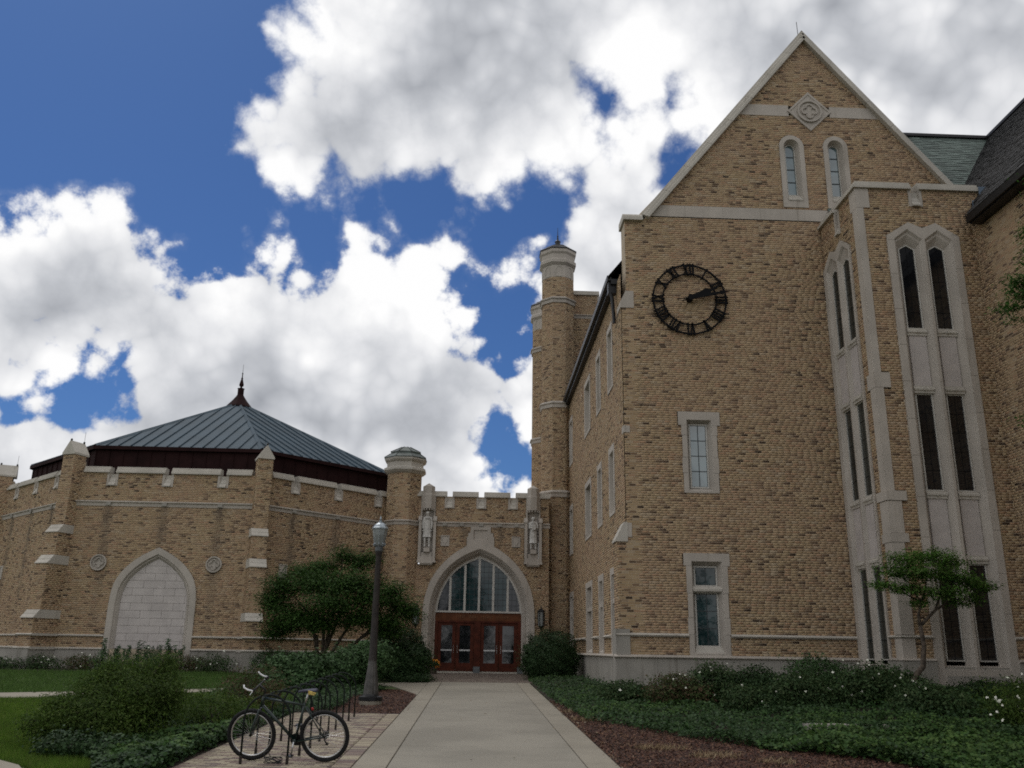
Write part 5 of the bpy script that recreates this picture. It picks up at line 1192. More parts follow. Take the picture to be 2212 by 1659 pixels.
chips(MUR, 260, .06, 'leaf_litter', 'litter', .03)
for i, (cx, cy, rr, n_) in enumerate(((3.75, 14.6, .32, 240), (3.1, 15.5, .38, 260), (2.5, 20.2, .30, 300), (2.45, 22.2, .25, 180), (4.5, 14.0, .25, 120))):
    a = RNG.random(n_) * 6.283; rd = rr * np.sqrt(RNG.random(n_)); q = np.stack([cx + rd * np.cos(a) * 1.3, cy + rd * np.sin(a) * .7], 1)
    blades('dry_grass', q, .07, .012, 'straw', .02, 2.2)
# ground covers
def ivy(poly, n, mat, dz=.06, h=.16, s=.075, dens=None):
    q = scatter(poly, n, dens); z = gz(q[:, 0], q[:, 1]); bump = .5 + .5 * np.sin(q[:, 0] * 3.1 + np.sin(q[:, 1] * 2.3) * 1.5) * np.sin(q[:, 1] * 2.7 + 1)
    C = np.stack([q[:, 0], q[:, 1], z + dz + (h * RNG.random(len(q)) ** .6) * (.25 + 1.15 * bump)], 1)
    Nn = RNG.normal(0, .42, (len(q), 3)); Nn[:, 2] += 1; Nn[:, 1] -= .25; Nn /= np.linalg.norm(Nn, axis=1)[:, None]; V, F = leaf_quads(C, Nn, s, .85, .1); return np_mesh('ivy_groundcover', V, F, mat, None, kind='stuff')
dn = lambda x, y: np.clip((16.0 / y) ** 2, .05, 1) * ((y > 12.9) & (x < y * .66))
hole = lambda x, y: dn(x, y) * np.where(((x - 5.3) / .75) ** 2 + ((y - 18.3) / .45) ** 2 < 1, .04, 1)
def patch(x, y): return .5 + .5 * np.sin(x * .9 + 2 * np.sin(y * .7)) * np.sin(y * 1.1 + np.sin(x * 1.3))
ivy(IVR, 74000, 'lv_ivy', .02, .17, .060, hole)
ivy(IVR, 22000, 'lv_ivy2', .05, .16, .055, lambda x, y: hole(x, y) * (patch(x, y) > .55))
ivy(IVR, 7000, 'lv_hedge', .04, .24, .06, lambda x, y: hole(x, y) * (patch(x + 3, y) > .7))
ivy([(4.6, 15.6), (6.2, 14.1), (6.6, 13), (9.5, 13), (9.5, 16.6), (6.5, 17.2)], 13000, 'lv_ivy2', .04, .22, .068)
ivy(IVL, 48000, 'lv_ivy', .02, .20, .058, lambda x, y: np.clip((15.0 / y) ** 2, .1, 1))
ivy([(-4.9, 13), (-4.0, 12.9), (-4.0, 17.5), (-4.5, 17), (-5.3, 14.5)], 6000, 'lv_ivy2', .05, .2, .07)
LN1 = [(-16, 17.7), (-10, 15.1), (-6.45, 13.5), (-5.6, 12.6), (-4.9, 12.6), (-5.1, 13.2), (-5.9, 14.6), (-6.3, 17), (-6.4, 22), (-7.2, 27.4), (-10.58, 24.85), (-11.96, 24.2), (-16, 22.2)]
blades('lawn_grass', scatter(LN1, 120000, lambda x, y: np.clip((14.5 / y) ** 1.6, .1, 1) * (x > -.62 * y)), .065, .008, 'grass', lean=.9)
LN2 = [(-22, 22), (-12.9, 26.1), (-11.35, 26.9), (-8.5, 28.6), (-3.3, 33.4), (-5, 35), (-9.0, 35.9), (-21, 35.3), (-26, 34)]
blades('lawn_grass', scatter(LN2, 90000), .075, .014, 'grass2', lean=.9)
blades('tall_grass', scatter([(-6.2, 17), (-4.2, 17), (-4.4, 24), (-6.3, 26)], 5000), .30, .010, 'grass', lean=.6)

# ================================================================ plants
def shrub(name, label, cat, loc, blobs, n, size, mat, group=None, stems=0, flowers=0, fl='petal', fs=.05, asp=.55, shell=.25, flat=.3, sub=0, subr=.1, floor=True):
    x, y = loc; t = thing(name, label, cat, (x, y, float(gz(x, y))), group)
    foliage('foliage', blobs, n, size, mat, t, asp, shell, flat, floor, sub, subr)
    if stems:
        mb = MB()
        for i in range(stems):
            b = blobs[i % len(blobs)]; a = random.uniform(0, 6.28); ex = (b[0] + b[3] * .6 * math.cos(a), b[1] + b[4] * .6 * math.sin(a), b[2] + b[5] * .3); sx = (x + .12 * math.cos(a), y + .12 * math.sin(a), float(gz(x, y)) - .05)
            mid = ((sx[0] * .6 + ex[0] * .4) + random.uniform(-.05, .05), sx[1] * .6 + ex[1] * .4, sx[2] * .4 + ex[2] * .6); mb.tube([sx, mid, ex], [.02, .014, .005], 5)
        mb.build('stems', 'bark', t, kind='stuff')
    if flowers:
        C, Nn = blob_points(blobs, flowers * 3, .04); k = (C[:, 2] > gz(C[:, 0], C[:, 1]) + .15) & (C[:, 1] < np.median(C[:, 1]) + .4); C, Nn = C[k][:flowers], Nn[k][:flowers]; C = C + Nn * .03 + np.array([0, -.05, .02])
        Nn = Nn * .4 + np.array([0, -.8, .5]); Nn /= np.linalg.norm(Nn, axis=1)[:, None]; C2 = np.repeat(C, 3, 0) + RNG.normal(0, .008, (len(C) * 3, 3)); V, F = leaf_quads(C2, np.repeat(Nn, 3, 0) + RNG.normal(0, .3, (len(C) * 3, 3)), fs, .8); np_mesh('flowers', V, F, fl, t, kind='stuff')
    return t
# clipped shrubs by the entrance
shrub('round_hedge', 'dark clipped ball hedge to the right of the doorway, against the side wing', 'hedge', (3.05, 37.2), [(3.1, 37.2, -.20, 1.12, 1.1, .98), (3.0, 36.9, -.45, 1.1, 1.0, .80)], 46000, .055, 'lv_hedge', stems=6, asp=.6, shell=.10)
shrub('round_hedge', 'big dark rounded hedge between the lamp post and the doorway', 'hedge', (-2.9, 35.3), [(-2.95, 35.4, -.22, 1.15, 1.1, .98), (-2.5, 35.1, -.45, .95, .95, .70)], 34000, .07, 'lv_hedge', stems=6, asp=.6, shell=.12)
shrub('glossy_shrub', 'broad grey green shrub directly behind the lamp post', 'shrub', (-3.9, 29.3), [(-3.95, 29.4, -.62, .85, .8, .62), (-3.3, 29.7, -.35, .8, .8, .60), (-4.5, 29.2, -.85, .6, .6, .42)], 16000, .085, 'lv_shrub', stems=5, shell=.14)
shrub('glossy_shrub', 'low wide shrub with big lighter leaves behind the bicycle rack', 'shrub', (-5.0, 26.6), [(-5.35, 26.7, -.72, .62, .6, .56), (-4.65, 26.6, -.70, .62, .6, .56), (-5.0, 26.2, -.95, .8, .5, .36)], 13000, .095, 'lv_shrub', stems=5, shell=.14)
shrub('hedge', 'dark low hedge in the shade of the buttress under the spreading tree', 'hedge', (-7.0, 34.6), [(-7.3, 34.8, -.62, .9, .6, .55), (-6.4, 34.8, -.68, .9, .6, .5)], 8000, .06, 'lv_hedge', stems=4, shell=.12)
shrub('small_shrub', 'small yellow green bush in front of the spreading tree trunk', 'shrub', (-4.55, 31.6), [(-4.55, 31.6, -.74, .40, .35, .36)], 1600, .06, 'lv_spirea', stems=3)
shrub('small_shrub', 'low dark mat of shrubbery beside the pot of orange flowers', 'shrub', (-2.0, 34.0), [(-2.15, 34.1, -1.02, .75, .45, .22)], 2600, .06, 'lv_hedge', stems=3)
shrub('weedy_shrub', 'reddish thin leaved bush behind the handlebars of the bicycle', 'shrub', (-4.75, 20.8), [(-4.7, 20.9, -.85, .55, .5, .50), (-5.15, 21, -.95, .45, .4, .40), (-4.35, 20.4, -1.05, .4, .4, .35)], 4200, .055, 'lv_rust', stems=14, sub=6, subr=.07)
shrub('weedy_shrub', 'medium green feathery bush just left of the front wheel', 'shrub', (-4.65, 17.2), [(-4.7, 17.3, -1.15, .55, .5, .42), (-4.35, 17.9, -1.2, .4, .4, .35)], 4600, .05, 'lv_spirea', stems=8, sub=6, subr=.06)
shrub('weedy_shrub', 'yellowing low bush in the long grass beside the paving', 'shrub', (-5.4, 19.0), [(-5.45, 19.1, -1.22, .5, .45, .32)], 1800, .045, 'lv_spirea', stems=5, sub=5, subr=.06)
BS = [(-6.30, 15.3, -1.08, .50, .5, .40), (-5.95, 15.0, -1.12, .62, .5, .42), (-5.9, 15.6, -.88, .60, .6, .46), (-5.4, 15.4, -.82, .52, .55, .44), (-5.75, 15.8, -.58, .38, .40, .34), (-5.35, 15.9, -.54, .34, .36, .30), (-5.05, 15.5, -.98, .42, .45, .40), (-5.55, 15.0, -1.2, .60, .5, .36), (-6.15, 15.6, -.68, .26, .28, .24), (-5.1, 16.1, -.70, .28, .3, .26), (-6.55, 15.2, -.92, .16, .16, .16), (-6.0, 15.7, -.42, .14, .14, .18), (-5.15, 15.9, -.30, .14, .14, .18), (-4.8, 15.3, -.72, .16, .16, .16), (-6.6, 14.9, -1.2, .30, .3, .22)]
shrub('feathery_shrub', 'large loose feathery shrub at the edge of the lawn, left of the bicycle', 'shrub', (-5.6, 15.6), BS, 54000, .050, 'lv_spirea', stems=34, sub=9, subr=.085, shell=.42, asp=.38)
shrub('dark_shrub', 'low blackish leafy shrub below the feathery shrub near the walk corner', 'shrub', (-5.6, 13.9), [(-5.75, 13.95, -1.40, .5, .35, .22), (-5.1, 13.9, -1.42, .5, .35, .2)], 3600, .055, 'lv_hedge', stems=5)
# planting along the hall
for i, (x, y, w_, h_, fl, m_, lb) in enumerate(((-18.0, 36.2, .8, .35, 8, 'lv_rose', 'low leafy bush at the far left end of the hall border'), (-16.6, 36.5, 1.0, .42, 16, 'lv_rose', 'low rose bush below the left buttress of the hall'), (-15.0, 36.6, .9, .45, 14, 'lv_rust', 'reddish rose bush left of the blind arch'), (-10.9, 36.7, .8, .45, 4, 'lv_rust', 'rusty leaved bush at the right foot of the blind arch'), (-9.9, 36.3, .85, .55, 26, 'lv_rose', 'white flowering rose bush before the right buttress of the hall'), (-12.2, 36.3, 1.1, .62, 3, 'lv_shrub', 'low green bush in front of the tall leafy stems'), (-13.8, 36.3, 1.1, .60, 3, 'lv_shrub', 'low green bush before the blind arch, left of centre'))):
    z = float(gz(x, y)); shrub('border_bush', lb, 'bush', (x, y), [(x - .3, y, z + h_ * .5, w_ * .6, .5, h_ * .7), (x + .35, y - .1, z + h_ * .45, w_ * .6, .5, h_ * .6), (x, y, z + h_ * .6, w_ * .7, .5, h_ * .75)], 2600, .06, m_, 'bushes in the border along the hall', 4, int(fl * .5), fs=.055, sub=4, subr=.08)
for i, x in enumerate((-14.35, -13.9, -13.5, -13.1, -12.75, -12.4, -12.05, -11.75, -11.5)):
    y = 36.9 + .15 * (i % 2); z = float(gz(x, y)); h_ = random.uniform(.85, 1.25); t = thing('tall_plant', 'tall upright leafy stem standing against the blind stone arch', 'plant', (x, y, z), 'tall leafy stems in front of the blind arch')
    mb = MB(); tops = []
    for s in range(3):
        ax, ay = x + random.uniform(-.12, .12), y + random.uniform(-.08, .08); tx = ax + random.uniform(-.12, .12); hh = h_ * random.uniform(.8, 1.05); mb.tube([(ax, ay, z - .03), ((ax + tx) / 2, ay, z + hh * .5), (tx, ay, z + hh)], [.012, .009, .004], 5); tops.append((ax, ay, tx, hh))
    mb.build('stem', 'lv_tall', t); C = []; Nn = []
    for ax, ay, tx, hh in tops:
        for q in np.linspace(.15, 1, 15):
            for s in (0, 1, 2): a = random.uniform(0, 6.28); C.append((ax + (tx - ax) * q + .06 * math.cos(a), ay + .06 * math.sin(a), z + hh * q)); Nn.append((math.cos(a) * .5, math.sin(a) * .5 - .3, .8))
    Nn = np.array(Nn); Nn /= np.linalg.norm(Nn, axis=1)[:, None]; V, F = leaf_quads(np.array(C), Nn, .15, .35, .2); np_mesh('leaves', V, F, 'lv_tall', t, kind='stuff')
shrub('evergreen_shrub', 'blackish green conifer at the far left edge before the hall', 'shrub', (-18.7, 35.6), [(-18.75, 35.6, -.55, .50, .45, .55), (-18.9, 35.6, -.25, .3, .3, .4)], 4200, .05, 'lv_hedge', stems=3)
# roses and bushes below the gable
RB = [(4.0, 24.2, .75, .42, 4, 'lv_rose', 'low sprawling bush nearest the corner of the gable wall'), (5.1, 23.2, .80, .62, 14, 'lv_rust', 'thin reddish rose bush left of the lower gable window'), (6.1, 23.4, .75, .82, 26, 'lv_rose', 'upright white rose bush under the lower gable window'),
      (7.1, 23.2, .70, .70, 3, 'lv_hedge', 'dark leafy bush just right of the lower gable window'), (7.7, 21.6, .85, .66, 22, 'lv_rose', 'white rose bush in the front row before the gable wall'), (8.6, 23.0, .85, .85, 8, 'lv_shrub', 'tall light green bush against the plinth between window and bay'), (9.3, 21.4, 1.0, .75, 44, 'lv_rose', 'wide rose bush densely dotted with white flowers'),
      (10.2, 22.6, .85, .55, 2, 'lv_shrub', 'plain green bush beside the left foot of the bay'), (9.9, 20.1, .8, .5, 4, 'lv_rose', 'low green bush in front of the densely flowering rose'), (6.6, 21.9, .7, .45, 8, 'lv_rose', 'low rose bush at the front left of the flowering row')]
for x, y, w_, h_, fl, m_, lb in RB:
    z = float(gz(x, y)); shrub('rose_bush', lb, 'bush', (x, y), [(x - w_ * .4, y, z + h_ * .5, w_ * .6, .55, h_ * .6), (x + w_ * .4, y - .1, z + h_ * .45, w_ * .6, .55, h_ * .55), (x, y, z + h_ * .62, w_ * .6, .5, h_ * .62)], 8000, .062, m_, 'bushes below the clock gable', 8, int(fl * .6), fs=.046, sub=5, subr=.08)
shrub('rose_bush', 'rose bush full of white flowers at the right edge of the bed', 'bush', (10.85, 18.2), [(10.9, 18.3, -.80, .75, .6, .42), (11.3, 18.2, -.75, .6, .5, .45), (10.6, 17.9, -1.0, .5, .5, .35)], 6500, .055, 'lv_spirea', None, 10, 60, fs=.045, sub=5, subr=.07)
shrub('low_bush', 'dark ferny bush at the foot of the tall bay windows', 'bush', (12.2, 21.8), [(12.2, 21.9, -.85, .8, .5, .38), (13.0, 21.6, -.85, .7, .5, .36)], 5200, .06, 'lv_hedge', stems=5)

# ================================================================ trees
def tree(name, label, base, trunk, blobs, n, size, mat, limbs, asp=.5, shell=.4, flat=1.0, sub=8, subr=.14, fol='crown', rad=.08, cat='tree'):
    """limbs: list of point lists with radii"""
    t = thing(name, label, cat, base); mb = MB()
    for pts, r0, r1 in trunk: mb.tube(pts, list(np.linspace(r0, r1, len(pts))), 8)
    mb.build('trunk', 'bark', t, smooth=True)
    for pts, r0, r1 in limbs: mb = MB(); mb.tube(pts, list(np.linspace(r0, r1, len(pts))), 6); mb.build('limb', 'bark', t, smooth=True)
    foliage(fol, blobs, n, size, mat, t, asp, shell, flat, False, sub, subr); return t
def V2(vx, vy, Y): p = px_at(vx, vy, Y); return (float(p[0]), float(p[1]), float(p[2]))
def bl(vx, vy, Y, rx, rz, ry=None): p = px_at(vx, vy, Y); k = Y / CF; return (p[0], p[1], p[2], rx * k, (ry or rx) * k, rz * k)
bx, by = -5.55, 34.0; bz = float(gz(bx, by))
MP = [bl(612, 1262, 34, 42, 24), bl(598, 1300, 34, 36, 26), bl(655, 1238, 34.3, 40, 20), bl(700, 1225, 34, 34, 18), bl(742, 1200, 34.2, 24, 20), bl(775, 1218, 34.6, 30, 22), bl(800, 1205, 34.8, 20, 14), bl(690, 1262, 33.4, 60, 24), bl(760, 1258, 33.2, 58, 26), bl(640, 1330, 33.8, 62, 26), bl(720, 1300, 32.8, 62, 26), bl(800, 1290, 33.2, 52, 26), bl(775, 1335, 33.4, 60, 22), bl(846, 1278, 34, 32, 26), bl(866, 1312, 34, 34, 26), bl(838, 1345, 33.8, 44, 22), bl(690, 1345, 33.2, 52, 20), bl(612, 1350, 34, 36, 16), bl(884, 1322, 34.2, 22, 14), bl(600, 1368, 34.2, 30, 12), bl(575, 1290, 34, 16, 12), bl(836, 1368, 33.8, 30, 10)]
lim = []
for tgt, m1 in (((612, 1262), (672, 1330)), ((690, 1262), (700, 1340)), ((742, 1205), (722, 1320)), ((775, 1225), (735, 1325)), ((800, 1290), (755, 1350)), ((866, 1312), (800, 1360)), ((640, 1335), (685, 1375)), ((838, 1345), (770, 1385))):
    lim.append(([(bx + random.uniform(-.12, .12), by, bz + .25), V2(*m1, 33.9), V2(*tgt, 34)], .085, .016))
tree('spreading_tree', 'dark green multi stemmed spreading tree in the corner between hall and turret', (bx, by, bz), [([(bx, by, bz - .1), (bx + .03, by, bz + .4)], .20, .15)], MP, 66000, .088, 'lv_maple', lim, sub=9, subr=.17, shell=.5)
bx, by = 11.05, 22.0; bz = float(gz(bx, by)); Y_ = 22.0
ST = [bl(1955, 1205, Y_, 46, 15), bl(2010, 1200, Y_, 48, 15), bl(2050, 1215, Y_ + .2, 42, 17), bl(1935, 1232, Y_, 40, 17), bl(1990, 1235, Y_ - .3, 56, 18), bl(2060, 1245, Y_ - .2, 50, 18), bl(2100, 1262, Y_, 36, 14), bl(2130, 1268, Y_, 26, 9), bl(1905, 1262, Y_, 30, 10), bl(1965, 1270, Y_ - .2, 44, 14), bl(2040, 1280, Y_ - .3, 46, 14), bl(2070, 1300, Y_, 34, 12), bl(2105, 1290, Y_, 24, 10), bl(1985, 1300, Y_, 26, 10)]
tree('young_tree', 'small slender ornamental tree with flat feathery crown before the stone bay', (bx, by, bz),
     [([V2(1972, 1500, Y_), V2(1976, 1462, Y_), V2(1994, 1440, Y_), V2(1996, 1395, Y_), V2(1988, 1352, Y_)], .085, .05)], ST, 12500, .085, 'lv_small',
     [([V2(1988, 1352, Y_), V2(1984, 1325, Y_), V2(1992, 1300, Y_), V2(1960, 1265, Y_)], .045, .01), ([V2(1988, 1352, Y_), V2(2020, 1318, Y_), V2(2050, 1300, Y_), V2(2080, 1255, Y_)], .045, .012), ([V2(2020, 1318, Y_), V2(2035, 1275, Y_), V2(2040, 1225, Y_)], .03, .01), ([V2(1990, 1305, Y_), V2(2000, 1270, Y_), V2(2000, 1215, Y_)], .03, .008), ([V2(2050, 1300, Y_), V2(2090, 1290, Y_), V2(2130, 1268, Y_)], .02, .006), ([V2(1990, 1300, Y_), V2(1940, 1275, Y_), V2(1895, 1262, Y_)], .022, .006)], sub=9, subr=.10, asp=.36, shell=.45)
Y_ = 19.2; bx, by = 13.2, 19.0; bz = float(gz(bx, by))
EB = [bl(2195, 610, Y_, 34, 22), bl(2225, 640, Y_, 50, 34), bl(2180, 665, Y_, 24, 12), bl(2215, 500, Y_, 18, 14), bl(2235, 560, Y_, 30, 24), bl(2270, 620, Y_, 60, 50), bl(2290, 500, Y_, 70, 60), bl(2185, 695, Y_, 20, 8), bl(2320, 700, Y_, 70, 50), bl(2300, 380, Y_, 70, 60), bl(2222, 905, Y_, 20, 10)]
tree('edge_tree', 'leafy branches of a tall tree reaching in at the right edge of the frame', (bx, by, bz), [([(bx, by, bz - .1), (13.1, 19, 1.5), (13.3, 19.1, 5), (13.4, 19.1, 9.5)], .17, .07)], EB, 11000, .095, 'lv_street',
     [([(13.3, 19.1, 6.0), V2(2240, 660, Y_), V2(2190, 668, Y_)], .04, .008), ([(13.3, 19.1, 6.5), V2(2235, 600, Y_), V2(2195, 610, Y_)], .04, .008), ([(13.3, 19.1, 7.0), V2(2260, 540, Y_), V2(2215, 500, Y_)], .035, .008), ([(13.35, 19.1, 8.0), V2(2300, 440, Y_), V2(2290, 380, Y_)], .04, .01)], sub=9, subr=.11, asp=.4)

# trees across the lawn behind the viewer: the door glass mirrors them
for i, (bx, by, hh, lb) in enumerate(((-9.5, -17, 12.5, 'tall dark conifer behind the viewer, mirrored left in the door glass'), (-1.0, -21, 14, 'tallest dark conifer behind the viewer, mirrored in the middle of the fanlight'), (7.5, -18, 12, 'broad dark conifer behind the viewer, mirrored right in the door glass'), (15.5, -16, 13, 'dark conifer farthest right behind the viewer'))):
    bz = float(gz(bx, by)); bb = [(bx + random.uniform(-.4, .4), by + random.uniform(-.4, .4), bz + 1.5 + q * (hh - 2), (1 - q) * 4.0 + .4, (1 - q) * 4.0 + .4, .75) for q in np.linspace(0, 1, 11)]
    tree('conifer', lb, (bx, by, bz), [([(bx, by, bz - .1), (bx, by, bz + hh * .9)], .25, .05)], bb, 7000, .42, 'lv_hedge', [], sub=5, subr=.25, shell=.4)
# ================================================================ small built things
# stone slab in the ivy
z = float(gz(7.2, 18.0)) + .16; mb = MB(); mb.box((7.2, 18.0, z - .09), (1.62, .30, .18)); t = mb.build('stone_slab', 'base', None); t['label'] = 'long flat grey stone slab lying level in the ivy'; t['category'] = 'slab'
# flower pot by the door
t = thing('flower_pot', 'small pot of orange flowers left of the red doors', 'flower pot', (-1.72, 40.6, float(gz(-1.7, 40.6))))
mb = MB(); zz = float(gz(-1.7, 40.6)); mb.lathe((-1.72, 40.6, zz), [(.11, 0), (.14, .02), (.18, .24), (.20, .26), (.20, .30), (.16, .30), (.15, .26)], 14); mb.build('pot', 'bark', t)
C, Nn = blob_points([(-1.72, 40.6, zz + .42, .26, .2, .18)], 380, .2); V, F = leaf_quads(C, Nn, .07); np_mesh('leaves', V, F, 'lv_rose', t, kind='stuff'); C, Nn = blob_points([(-1.72, 40.56, zz + .45, .27, .2, .19)], 90, .03); V, F = leaf_quads(C, Nn, .075, .9); np_mesh('flowers', V, F, 'orange', t, kind='stuff')
# clock
CKX, CKZ = 6.67, 10.95; Wc = Wall((CKX, 26.6, CKZ), (1, 0, 0), (0, -1, 0)); CK = thing('clock', 'large open iron wall clock with Roman numerals on the brick gable', 'clock', (CKX, 26.5, CKZ))
def ringm(r, w, d0, d1, seg=72):
    mb = MB(); a = [(math.cos(t), math.sin(t)) for t in np.linspace(0, 2 * math.pi, seg + 1)[:-1]]
    mb.grid([Wc.loop([(c * (r - w), s * (r - w)) for c, s in a], d0), Wc.loop([(c * (r - w), s * (r - w)) for c, s in a], d1), Wc.loop([(c * (r + w), s * (r + w)) for c, s in a], d1), Wc.loop([(c * (r + w), s * (r + w)) for c, s in a], d0), Wc.loop([(c * (r - w), s * (r - w)) for c, s in a], d0)]); return mb
ringm(1.185, .026, .06, .10).build('outer_ring', 'iron', CK); ringm(.875, .022, .06, .10).build('inner_ring', 'iron', CK)
mb = MB()
for k in range(12): a = k * math.pi / 6 + .26; mb.tube([Wc(1.18 * math.cos(a), 1.18 * math.sin(a), -.02), Wc(1.18 * math.cos(a), 1.18 * math.sin(a), .08)], .012, 5)
mb.build('wall_brackets', 'iron', CK)
NUM = ['XII', 'I', 'II', 'III', 'IIII', 'V', 'VI', 'VII', 'VIII', 'IX', 'X', 'XI']; wd_ = {'I': .095, 'V': .185, 'X': .20}
for k, s in enumerate(NUM):
    th = k * math.pi / 6; ct, st = math.cos(th), math.sin(th)
    def NP(a, r, d): return Wc(a * ct + r * st, -a * st + r * ct, d)
    mb = MB(); tot = sum(wd_[c] for c in s); x = -tot / 2; r0, r1 = .845, 1.215
    def stroke(a0, q0, a1, q1, w):
        dx, dz = a1 - a0, q1 - q0; l = math.hypot(dx, dz); nx, nz = -dz / l * w / 2, dx / l * w / 2
        P = [(a0 + nx, q0 + nz), (a0 - nx, q0 - nz), (a1 - nx, q1 - nz), (a1 + nx, q1 + nz)]; mb.grid([[NP(a, q, .07) for a, q in P], [NP(a, q, .115) for a, q in P]]); mb.poly([NP(a, q, .115) for a, q in P]); mb.poly([NP(a, q, .07) for a, q in P[::-1]])
    for c in s:
        w = wd_[c]; xc = x + w / 2; tops = []
        if c == 'I': stroke(xc, r0, xc, r1, .055); tops = [(xc, r0), (xc, r1)]
        elif c == 'V': stroke(xc, r0 + .01, xc - w * .34, r1, .062); stroke(xc, r0 + .01, xc + w * .34, r1, .040); tops = [(xc - w * .34, r1), (xc + w * .34, r1), (xc, r0)]
        else: stroke(xc + w * .34, r0, xc - w * .34, r1, .062); stroke(xc - w * .34, r0, xc + w * .34, r1, .040); tops = [(xc - w * .34, r1), (xc + w * .34, r1), (xc - w * .34, r0), (xc + w * .34, r0)]
        for a, q in tops: stroke(a - .038, q, a + .038, q, .022); e_ = .03 if q > 1 else -.03; stroke(a, q, a, q + e_, .028)
        x += w
    mb.build('numeral', 'iron', CK)
def hand(name, ang, pts, d):
    ct, st = math.cos(ang), math.sin(ang); mb = MB(); P = pts + [(-a, r) for a, r in pts[::-1]]
    f = lambda a, r, dd: Wc(a * ct + r * st, -a * st + r * ct, dd)
    mb.grid([[f(a, r, d) for a, r in P], [f(a, r, d + .03) for a, r in P]]); k = len(mb.v); mb.v += [f(a, r, d + .03) for a, r in P]; mb.v += [f(a, r, d) for a, r in P]
    for t in tessellate_polygon([[Vector((a, r, 0)) for a, r in P]]): mb.f.append(tuple(k + i for i in t)); mb.f.append(tuple(k + len(P) + i for i in t[::-1]))
    return mb.build(name, 'iron', CK)
hand('hour_hand', math.radians(67), [(.012, -.32), (.02, -.05), (.075, .02), (.085, .35), (.105, .50), (.13, .57), (.09, .66), (.035, .74), (.045, .82), (.004, .98)], .20)
hand('minute_hand', math.radians(79), [(.010, -.46), (.02, -.05), (.07, .02), (.062, .55), (.04, .88), (.035, .95), (.075, 1.02), (.035, 1.12), (.016, 1.16), (.012, 1.27)], .25)
mb = MB(); mb.tube([Wc(0, 0, 0), Wc(0, 0, .30)], .10, 16); mb.build('hub', 'iron', CK)
# wall lanterns
def lantern(x, label):
    t = thing('wall_lantern', label, 'lantern', (x, 41.6, 1.4), 'lanterns beside the doorway'); c = (x, 41.55, 0)
    mb = MB(); mb.lathe(c, [(.17, 1.70), (.19, 1.72), (.10, 1.80), (.04, 1.84), (.015, 1.90), (.004, 2.02)], 6); mb.build('lantern_cap', 'darkmetal', t)
    mb = MB(); mb.lathe(c, [(.02, .90), (.05, .98), (.12, 1.04), (.15, 1.08)], 6)
    for k in range(6): a = k * math.pi / 3; mb.tube([(x + .14 * math.cos(a), 41.55 + .14 * math.sin(a), 1.07), (x + .16 * math.cos(a), 41.55 + .16 * math.sin(a), 1.71)], .014, 4)
    mb.build('lantern_frame', 'darkmetal', t)
    mb = MB(); mb.lathe(c, [(.125, 1.09), (.14, 1.70)], 6); mb.build('lantern_glass', 'frosted', t)
    mb = MB(); mb.tube([(x, 41.99, 1.62), (x, 41.8, 1.80), (x, 41.62, 1.80)], .018, 5); mb.box((x, 41.98, 1.55), (.12, .03, .34)); mb.build('bracket', 'darkmetal', t); return t
lantern(3.01, 'black iron wall lantern right of the arched doorway'); lantern(-2.64, 'black iron wall lantern left of the arched doorway, half behind leaves')
